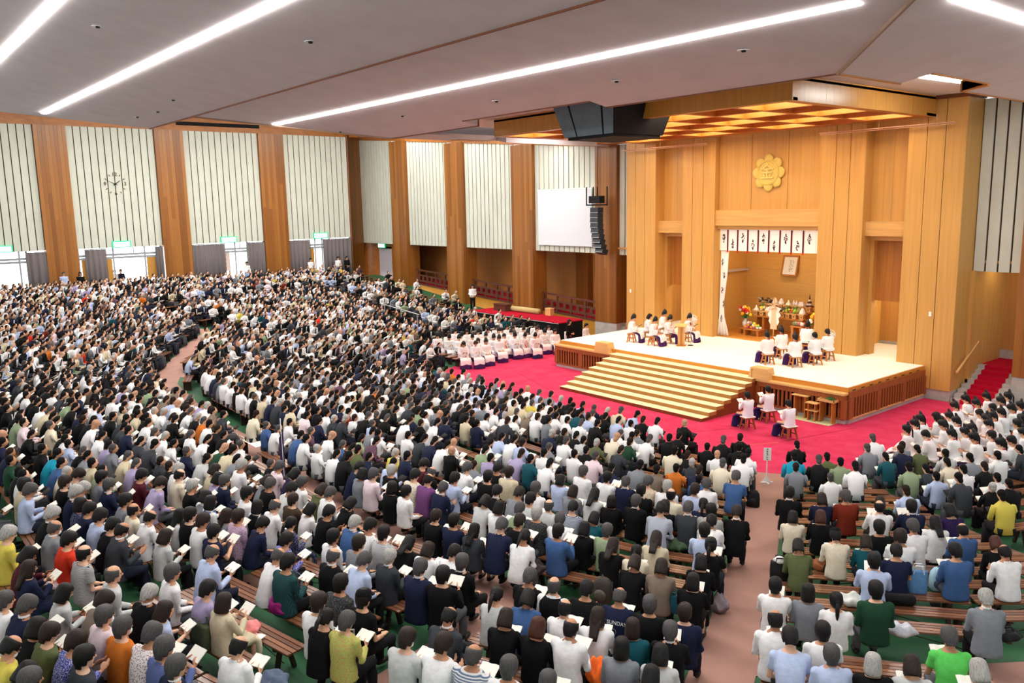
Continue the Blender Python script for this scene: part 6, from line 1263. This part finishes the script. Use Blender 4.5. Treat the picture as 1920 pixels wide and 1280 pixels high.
def excluded(x, y):
    r = rho(x, y)
    if r < 5.75 or y > 5.6 or x < -36.2: return True
    if 10.3 < abs(x) < 14.2 and -4.2 < y < 3.4: return True
    if -21.8 < x < -12.2 and y > 3.9: return True
    if abs(x) < 14 and y > -4: return True
    return in_aisle(x, y, .02)
for sec in ROW_PHASE:
    rlo, rhi = (5.8, 17.4) if sec in ('RR', 'R', 'C', 'C0') else (16.4, 35)
    k0 = math.ceil((rlo-ROW_PHASE[sec])/P_ROW)
    for k in range(60):
        r = ROW_PHASE[sec]+P_ROW*(k0+k)
        if r > rhi: break
        smax = 6+r*PI/2+7; s = -smax; step = .3; run = None
        while s <= smax+step:
            x, y = row_point(1, r, min(s, smax)); ok = s <= smax and not excluded(x, y) and sect(x, y) == sec
            if ok and run is None: run = s
            if (not ok or (run is not None and s-run >= 2.9)) and run is not None:
                e = s-step if not ok else s
                if e-run > .8:
                    xa, ya = row_point(1, r, run); xb, yb = row_point(1, r, e); add_bench(xa, ya, xb, yb, sec, k)
                run = None if not ok else s+.06
            s += step
fb = far_benches.build('bench_rows', [M_slat[0], M_bleg]); fb['kind'] = 'stuff'; fb['label'] = 'rows of slatted brown benches under the far crowd'; fb['category'] = 'benches'

# ================================================================== FAR CROWD (one object, uncountable at this distance)
def low_person():
    """template: vertices, faces and a colour slot per face (0 skin 1 hair 2 top 3 bottom 4 tie/white 5 paper)"""
    m = MB(); m.cur = 3
    m.box((-.17, -.12, .4), (.17, .42, .54)); m.box((-.17, .36, .02), (-.03, .48, .45)); m.box((.03, .36, .02), (.17, .48, .45))
    m.cur = 2; m.rings([ering((0, y, z), rx, ry, 10) for y, z, rx, ry in ((0, .42, .195, .145), (-.01, .6, .172, .125), (-.01, .76, .18, .128), (.02, .88, .205, .13), (.035, .955, .19, .112), (.045, 1.0, .12, .085), (.05, 1.04, .065, .06))])
    for s in (-1, 1): m.tube([(s*.19, .03, .955), (s*.225, .045, .85), (s*.24, .1, .69), (s*.17, .22, .665), (s*.11, .32, .68)], [.06, .06, .055, .05, .038], 7)
    m.cur = 0; m.ell((0, .09, 1.15), (.072, .088, .112), 10, 7); m.ell((0, .18, 1.13), (.014, .016, .022), 5, 4)
    for s in (-1, 1): m.ell((s*.09, .35, .67), (.04, .05, .03), 6, 4)
    m.tube([(0, .05, 1.0), (0, .08, 1.1)], .05, 6)
    m.cur = 1; m.ell((0, .062, 1.188), (.084, .092, .09), 10, 7); m.ell((0, .02, 1.13), (.07, .05, .08), 8, 6)
    m.cur = 4; m.box((-.018, .14, .66), (.018, .168, .97))
    m.cur = 5; m.cbox((0, .42, .73), (.24, .17, .012), 0, R(35))
    return np.array(m.v), m.f, np.array(m.mi)
TV, TF, TC = low_person()
seats = []
occ = [(p['x'], p['y']) for p in ppl]
og = {}
for x, y in occ: og.setdefault((int(x//1), int(y//1)), []).append((x, y))
def taken(x, y, d=.5):
    for i in (-1, 0, 1):
        for j in (-1, 0, 1):
            for a, b in og.get((int(x//1)+i, int(y//1)+j), ()):
                if (a-x)**2+(b-y)**2 < d*d: return True
    return False
for p in ppl[NEAR:]: seats.append((p['x'], p['y'], p['rz'], p))
rc = random.Random(5)
rr_ = 6.1
while rr_ < 36:
    smax = 6+rr_*PI/2+7.2; s = -smax+rc.uniform(0, .3)
    while s < smax:
        x, y = row_point(1, rr_, s); s += rc.uniform(.47, .6)
        if x < -36.4 or y > 5.2 or excluded(x, y) or in_aisle(x, y, .3): continue
        px, py, dz = proj((x, y, zf(x, y)+1.15))
        if dz < 2 or px < -60 or px > 1990: continue
        lim = 800 if px < 640 else (795 if px < 960 else (790+max(0, px-1000)*.03 if px < 1300 else 780))
        if py > lim or taken(x, y): continue
        # emptier benches towards the ramp wall
        if x < -16 and y > 1.0 and rc.random() < min(.8, .2+(y-1)*.22): continue
        if rc.random() < .05: continue
        seats.append((x+rc.uniform(-.05, .05), y+rc.uniform(-.05, .05), facing(x, y)+rc.uniform(-.3, .3), None))
    rr_ += P_ROW
far_cols = [(c, w_) for c, w_ in (((232, 232, 234), 30), ((12, 12, 14), 33), ((26, 32, 58), 10), ((126, 130, 138), 6), ((54, 58, 64), 7), ((178, 192, 224), 5), ((206, 194, 166), 4), ((122, 108, 96), 2), ((138, 156, 124), 1.5), ((166, 154, 190), 1.5), ((118, 42, 26), 1), ((22, 80, 92), 1), ((206, 56, 34), .4), ((206, 190, 84), .6), ((96, 66, 84), 1), ((200, 112, 40), .4), ((226, 206, 214), 1))]
hair_cols = [((13, 11, 12), 62), ((38, 25, 19), 12), ((74, 72, 73), 15), ((172, 170, 166), 6), ((190, 144, 116), 4)]
def pick(tab): return rc.choices([t[0] for t in tab], [t[1] for t in tab])[0]
N = len(seats); nv = len(TV); V = np.zeros((N, nv, 3)); FC = []
for i, (x, y, rz, p) in enumerate(seats):
    sc_ = rc.uniform(.94, 1.05); v = TV*sc_; lean = rc.uniform(-.02, .14); k = np.clip((v[:, 2]-.5)/.5, 0, 1.4); v = v.copy(); v[:, 1] += lean*k*k; hd = v[:, 2] > 1.02*sc_; v[hd, 0] += rc.uniform(-.03, .03)
    c, s_ = math.cos(rz), math.sin(rz); V[i, :, 0] = x+v[:, 0]*c-v[:, 1]*s_; V[i, :, 1] = y+v[:, 0]*s_+v[:, 1]*c; V[i, :, 2] = zf(x, y)+v[:, 2]
    top = CLR[p['code'][:2]][1] if p else pick(far_cols); white = min(top) > 170
    cols = [(rc.choice([(214, 164, 132), (198, 146, 112), (224, 178, 150)])), pick(hair_cols), top, rc.choice([(22, 22, 26), (22, 22, 26), (30, 34, 50), (70, 70, 76)]), (24, 24, 34) if white and rc.random() < .35 else ((232, 232, 234) if max(top) < 60 and rc.random() < .5 else top), (242, 240, 230) if rc.random() < .5 else (40, 38, 40)]
    FC.append([lin(q) for q in cols])
me = bpy.data.meshes.new('crowd'); nf = len(TF); lens = np.array([len(f) for f in TF]); loops = np.concatenate([np.array(f) for f in TF])
me.vertices.add(N*nv); me.vertices.foreach_set('co', V.reshape(-1))
L_ = len(loops); me.loops.add(N*L_); me.polygons.add(N*nf)
me.loops.foreach_set('vertex_index', (loops[None]+np.arange(N)[:, None]*nv).reshape(-1).astype(np.int32))
st_ = np.concatenate([[0], np.cumsum(lens)[:-1]]); me.polygons.foreach_set('loop_start', (st_[None]+np.arange(N)[:, None]*L_).reshape(-1).astype(np.int32))
FC = np.array(FC); colr = np.ones((N, nf, 4)); colr[:, :, :3] = FC[:, TC, :]
me.update(calc_edges=True); me.validate()
at = me.attributes.new('Col', 'FLOAT_COLOR', 'FACE'); at.data.foreach_set('color', colr.reshape(-1))
me.polygons.foreach_set('use_smooth', np.ones(N*nf, dtype=bool))
mc_ = bpy.data.materials.new('crowd_colours'); mc_.use_nodes = True; b_ = mc_.node_tree.nodes['Principled BSDF']; b_.inputs['Roughness'].default_value = .8; b_.inputs['Specular IOR Level'].default_value = .2
an_ = mc_.node_tree.nodes.new('ShaderNodeAttribute'); an_.attribute_name = 'Col'; mc_.node_tree.links.new(an_.outputs['Color'], b_.inputs['Base Color']); me.materials.append(mc_)
cw_ = obj('crowd', me); cw_['kind'] = 'stuff'; cw_['label'] = 'dense seated audience filling the far rows up to the walls'; cw_['category'] = 'crowd'
print('FAR', N, 'people near', len(near))
# ================================================================== BAGS AND SMALL THINGS AMONG THE BENCHES
def bmat(c, r=.7): return mat('bag_%d_%d_%d' % c, c, r, .3, .15, 12., bump=.3, bscale=20)
def soft(name, x, y, h, d, c, lab, cat, rz=0, seed=0, parts=None):
    """a slumped soft body: ellipsoid-ish lump with folds"""
    rr = random.Random(seed+int(x*100)); m = MB(); m.ell((0, 0, d[2]/2), (d[0]/2, d[1]/2, d[2]/2), 28, 16)
    ph = [rr.uniform(0, 6) for _ in range(4)]
    m.v = [(vx*(1+.14*math.sin(vz*34+ph[0])+.12*math.sin(vy*40+ph[1])), vy*(1+.16*math.sin(vx*38+ph[2])), max(0, vz)*(1+.16*math.sin(vx*30+ph[3])+.12*math.sin(vy*44+ph[0]))) for vx, vy, vz in m.v]
    o = empty(name, (x, y, zf(x, y)+h), rz); tag(o, lab, cat); m.build('body', bmat(c), o, True); return o
def straps(o, d, c, n=2):
    for s in ((-1, 1) if n == 2 else (0,)): MB().tube([(-d[0]*.28, s*d[1]*.25, d[2]*.85), (-d[0]*.2, s*d[1]*.3, d[2]*1.25), (d[0]*.2, s*d[1]*.3, d[2]*1.25), (d[0]*.28, s*d[1]*.25, d[2]*.85)], .011, 6).build('handle', bmat(c), o)
def tote(x, y, h, d, c, lab, rz=0, c2=None):
    o = empty('tote_bag', (x, y, zf(x, y)+h), rz); tag(o, lab, 'bag'); a, b, k = d[0]/2, d[1]/2, d[2]
    MB().rings([ering((0, 0, z), a*s_, b*t_, 16, None, 4) for z, s_, t_ in ((0, .9, .9), (.03, 1, 1), (k*.5, 1.02, 1.0), (k*.95, .98, .55), (k, .97, .5))]).build('body', bmat(c), o, True)
    straps(o, d, c2 or c); return o
def backpack(x, y, h, s_, c, lab, rz=0, c2=None):
    o = empty('backpack', (x, y, zf(x, y)+h), rz); tag(o, lab, 'bag'); m = MB()
    m.rings([ering((0, 0, z*s_), rx*s_, ry*s_, 16, None, 3.2) for z, rx, ry in ((0, .13, .08), (.03, .155, .1), (.2, .16, .105), (.33, .145, .09), (.41, .09, .06), (.43, .03, .03))]); m.build('body', bmat(c), o, True)
    MB().ell((0, -.1*s_, .15*s_), (.11*s_, .05*s_, .1*s_), 12, 8).build('front_pocket', bmat(c2 or c), o, True)
    for q in (-1, 1): MB().tube([(q*.07*s_, .08*s_, .38*s_), (q*.1*s_, .17*s_, .28*s_), (q*.11*s_, .12*s_, .06*s_)], .018*s_, 6, .5).build('shoulder_strap', bmat(c2 or c), o)
    MB().tube([(-.03, 0, .42*s_), (0, 0, .47*s_), (.03, 0, .42*s_)], .01, 6).build('grab_loop', bmat(c2 or c), o); return o
SH = .42
backpack(10.33, -9.76, 0, 1.05, (22, 22, 26), 'large black backpack standing at the aisle edge below the sign', R(30))
backpack(12.93, -17.74, SH, 1.0, (62, 58, 52), 'dark grey backpack on the last bench beside the empty slats', R(20), (88, 84, 76))
backpack(15.19, -16.45, SH-.1, .72, (20, 22, 34), 'small navy round backpack at the bench end by the aisle', R(40))
tote(15.96, -13.21, SH, (.3, .16, .4), (90, 140, 190), 'tall sky blue tote bag on the bench, right block', R(40), (230, 230, 235))
backpack(16.13, -12.8, SH, .95, (170, 208, 222), 'pale blue printed backpack beside the blue tote', R(40), (70, 80, 100))
soft('handbag', 15.55, -14.62, SH, (.42, .26, .22), (226, 228, 222), 'white soft handbag left of the long black case', 'bag', R(30))
soft('plastic_bag', 16.62, -15.15, SH, (.38, .25, .2), (206, 208, 218), 'crumpled grey-white plastic bag right of the green sweater', 'bag', R(35))
straps(soft('leather_bag', 17.65, -14.14, SH, (.46, .26, .18), (24, 28, 28), 'glossy black leather bag beside the grey suited man', 'bag', R(45)), (.46, .26, .18), (24, 28, 28), 1)
MB_ = MB().rings([ering((x_, 0, .1), .001, .001) for x_ in (0, 0)]) if False else None
d_ = empty('instrument_case', (15.98, -14.02, zf(15.98, -14.02)+SH), R(40)); tag(d_, 'long black case lying on the bench', 'case'); m = MB(); m.tube([(-.3, 0, .1), (-.24, 0, .1), (.24, 0, .1), (.3, 0, .1)], [.06, .1, .1, .06], 14); m.build('body', M_black, d_, True); MB().tube([(-.08, -.1, .12), (0, -.13, .15), (.08, -.1, .12)], .01).build('handle', M_black, d_)
straps(soft('leather_bag', 14.37, -13.49, SH, (.4, .24, .2), (150, 92, 54), 'tan leather handbag between the olive top and the cream shirt', 'bag', R(40)), (.4, .24, .2), (120, 70, 40), 1)
tote(14.13, -14.49, SH, (.34, .22, .34), (20, 20, 22), 'black tote with white cloth inside, at the left bench end', R(40)); soft('folded_cloth', 14.13, -14.49, SH+.3, (.26, .18, .12), (226, 226, 226), 'white cloth sticking out of the black tote', 'cloth', R(30))
tote(10.87, -23.52, SH, (.42, .2, .34), (74, 84, 60), 'large olive green shoulder bag left of the empty benches', R(10))
soft('handbag', 10.43, -22.24, SH, (.38, .22, .26), (146, 22, 112), 'bright magenta bag on the bench in the rear left block', 'bag', R(10)); soft('shawl', 10.81, -22.82, SH, (.36, .3, .16), (236, 140, 140), 'coral pink crumpled shawl on the bench behind the magenta bag', 'cloth', R(10))
b_ = obj('booklet', BOOK, None, (11.02, -22.86, zf(11, -22.9)+SH+.01), .5); tag(b_, 'white booklet lying on the bench beside the pink shawl', 'booklet')
soft('pouch', 7.82, -24.79, SH, (.34, .2, .16), (226, 200, 204), 'pale pink pouch on the bench end near the red top', 'bag', R(30))
soft('plastic_bag', 14.9, -19.8, SH, (.36, .3, .34), (236, 104, 32), 'crumpled bright orange bag at the bottom edge of the picture', 'bag')
soft('folded_jacket', 12.45, -23.14, SH, (.5, .3, .14), (84, 98, 122), 'blue-grey jacket folded on the bench at the bottom left', 'jacket', R(10))
tote(13.94, -17.11, SH, (.24, .14, .28), (28, 84, 104), 'teal drawstring bag on the last bench by the aisle', R(25)); soft('shopping_bag', 13.76, -15.74, 0, (.36, .3, .3), (136, 124, 132), 'mauve grey bag on the floor at the aisle edge', 'bag')
soft('printed_bag', 11.37, -17.86, SH, (.4, .28, .26), (58, 46, 52), 'dark floral bag at the bench end by the white top with ponytail', 'bag', R(15)); soft('leather_bag', 11.4, -14.23, SH, (.4, .24, .22), (150, 76, 36), 'rust brown leather bag right of the checked shirt', 'bag', R(25))
soft('shopping_bag', 11.97, -14.78, SH, (.46, .3, .2), (60, 84, 58), 'dark green crumpled bag below the brown leather bag', 'bag', R(25)); soft('pouch', 14.33, -9.6, SH, (.28, .2, .26), (126, 172, 198), 'light blue pouch right of the navy jacket in the right block', 'bag', R(40))
backpack(9.78, -21.71, SH, .9, (26, 28, 38), 'black pack with blue cloth at the corner of the rear left benches', R(15), (120, 160, 190)); soft('printed_bag', 13.6, -9.38, SH, (.34, .24, .2), (64, 96, 60), 'green patterned bag left of the navy jacket in the right block', 'bag', R(40))
backpack(13.48, -20.88, SH, .9, (24, 24, 28), 'black backpack on the bench beside the bare slats, lower middle', R(10))
# seat cloths on the front bench of the rear block
o = tag(MB().prism([(-.9, -18.42, zf(-.5, -18.3)+.43), (.1, -18.42, zf(-.5, -18.3)+.43), (.1, -18.06, zf(-.5, -18.3)+.43), (-.9, -18.06, zf(-.5, -18.3)+.43)], (0, 0, .012)).build('seat_cloth', M_cloth), 'white lace cloth spread along a bench beside the cross aisle', 'cloth')
o = tag(MB().prism([(.4, -18.3, zf(.7, -18.1)+.43), (1.0, -18.3, zf(.7, -18.1)+.43), (1.0, -17.9, zf(.7, -18.1)+.43), (.4, -17.9, zf(.7, -18.1)+.43)], (0, 0, .03)).build('seat_cushion', mat('cushion_green', (150, 196, 110), .9, .1)), 'light green cushion at the bench end beside the cross aisle', 'cushion')
# bottles
for x, y, h, l in ((7.61, -17.71, 0, 'clear water bottle standing on the floor in the cross aisle'), (6.94, -16.04, SH, 'clear blue-capped bottle on a bench in the middle rows')):
    b = empty('water_bottle', (x, y, zf(x, y)+h)); tag(b, l, 'bottle'); MB().lathe([(.0, 0), (.032, 0), (.034, .02), (.034, .13), (.03, .15), (.014, .18), (.014, .195), (0, .195)], n=14).build('bottle', mat('bottle_plastic', (176, 206, 220), .1, .6), b, True)
    MB().lathe([(.0345, .06), (.0348, .06), (.0348, .12), (.0345, .12)], n=14).build('wrapper', mat('bottle_label', (120, 170, 220), .4, .3), b, True); MB().lathe([(0, .19), (.017, .19), (.017, .215), (0, .215)], n=12).build('cap', M_white, b)
# wheeled walker
wk = empty('wheeled_walker', (12.18, -22.05, zf(12.18, -22)), R(20)); tag(wk, 'folding black and steel wheeled walker with pink seat in the rear aisle', 'walker')
for sx in (-1, 1):
    MB().tube([(sx*.22, -.22, .06), (sx*.22, .02, .55), (sx*.22, .0, .85), (sx*.22, -.16, .92)], .014, 8).build('side_frame', M_steel, wk); MB().tube([(sx*.22, .24, .06), (sx*.22, .02, .55)], .014, 8).build('front_leg', M_steel, wk)
    MB().tube([(sx*.22, -.1, .9), (sx*.22, -.24, .94)], .022, 8).build('grip', M_black, wk)
    for yy_ in (-.22, .24):
        q = MB().lathe([(.03, -.015), (.07, -.015), (.07, .015), (.03, .015)], n=16).build('wheel', M_black, wk); q.location = (sx*.22, yy_, .07); q.rotation_euler = (0, R(90), 0)
MB().box((-.2, -.14, .5), (.2, .14, .54)).build('seat', mat('walker_seat', (216, 176, 180), .8, .2), wk); MB().box((-.2, -.12, .25), (.2, .12, .48)).build('basket', M_black, wk); MB().tube([(-.22, -.02, .8), (.22, -.02, .8)], .012).build('crossbar', M_steel, wk)
# thin steel rails of the mid aisle in the far crowd
hr2 = empty('aisle_handrail', (-20.5, -1.0, zf(-20.5, -1))); tag(hr2, 'thin steel handrail rising above the far crowd', 'handrail')
MB().tube([(-2.2, 0, 1.25), (2.0, 0, .95)], .025).build('rail', M_steel, hr2)
for x in (-1.9, 0, 1.8): MB().tube([(x, 0, 0), (x, 0, 1.1-.07*x)], .02).build('post', M_steel, hr2)
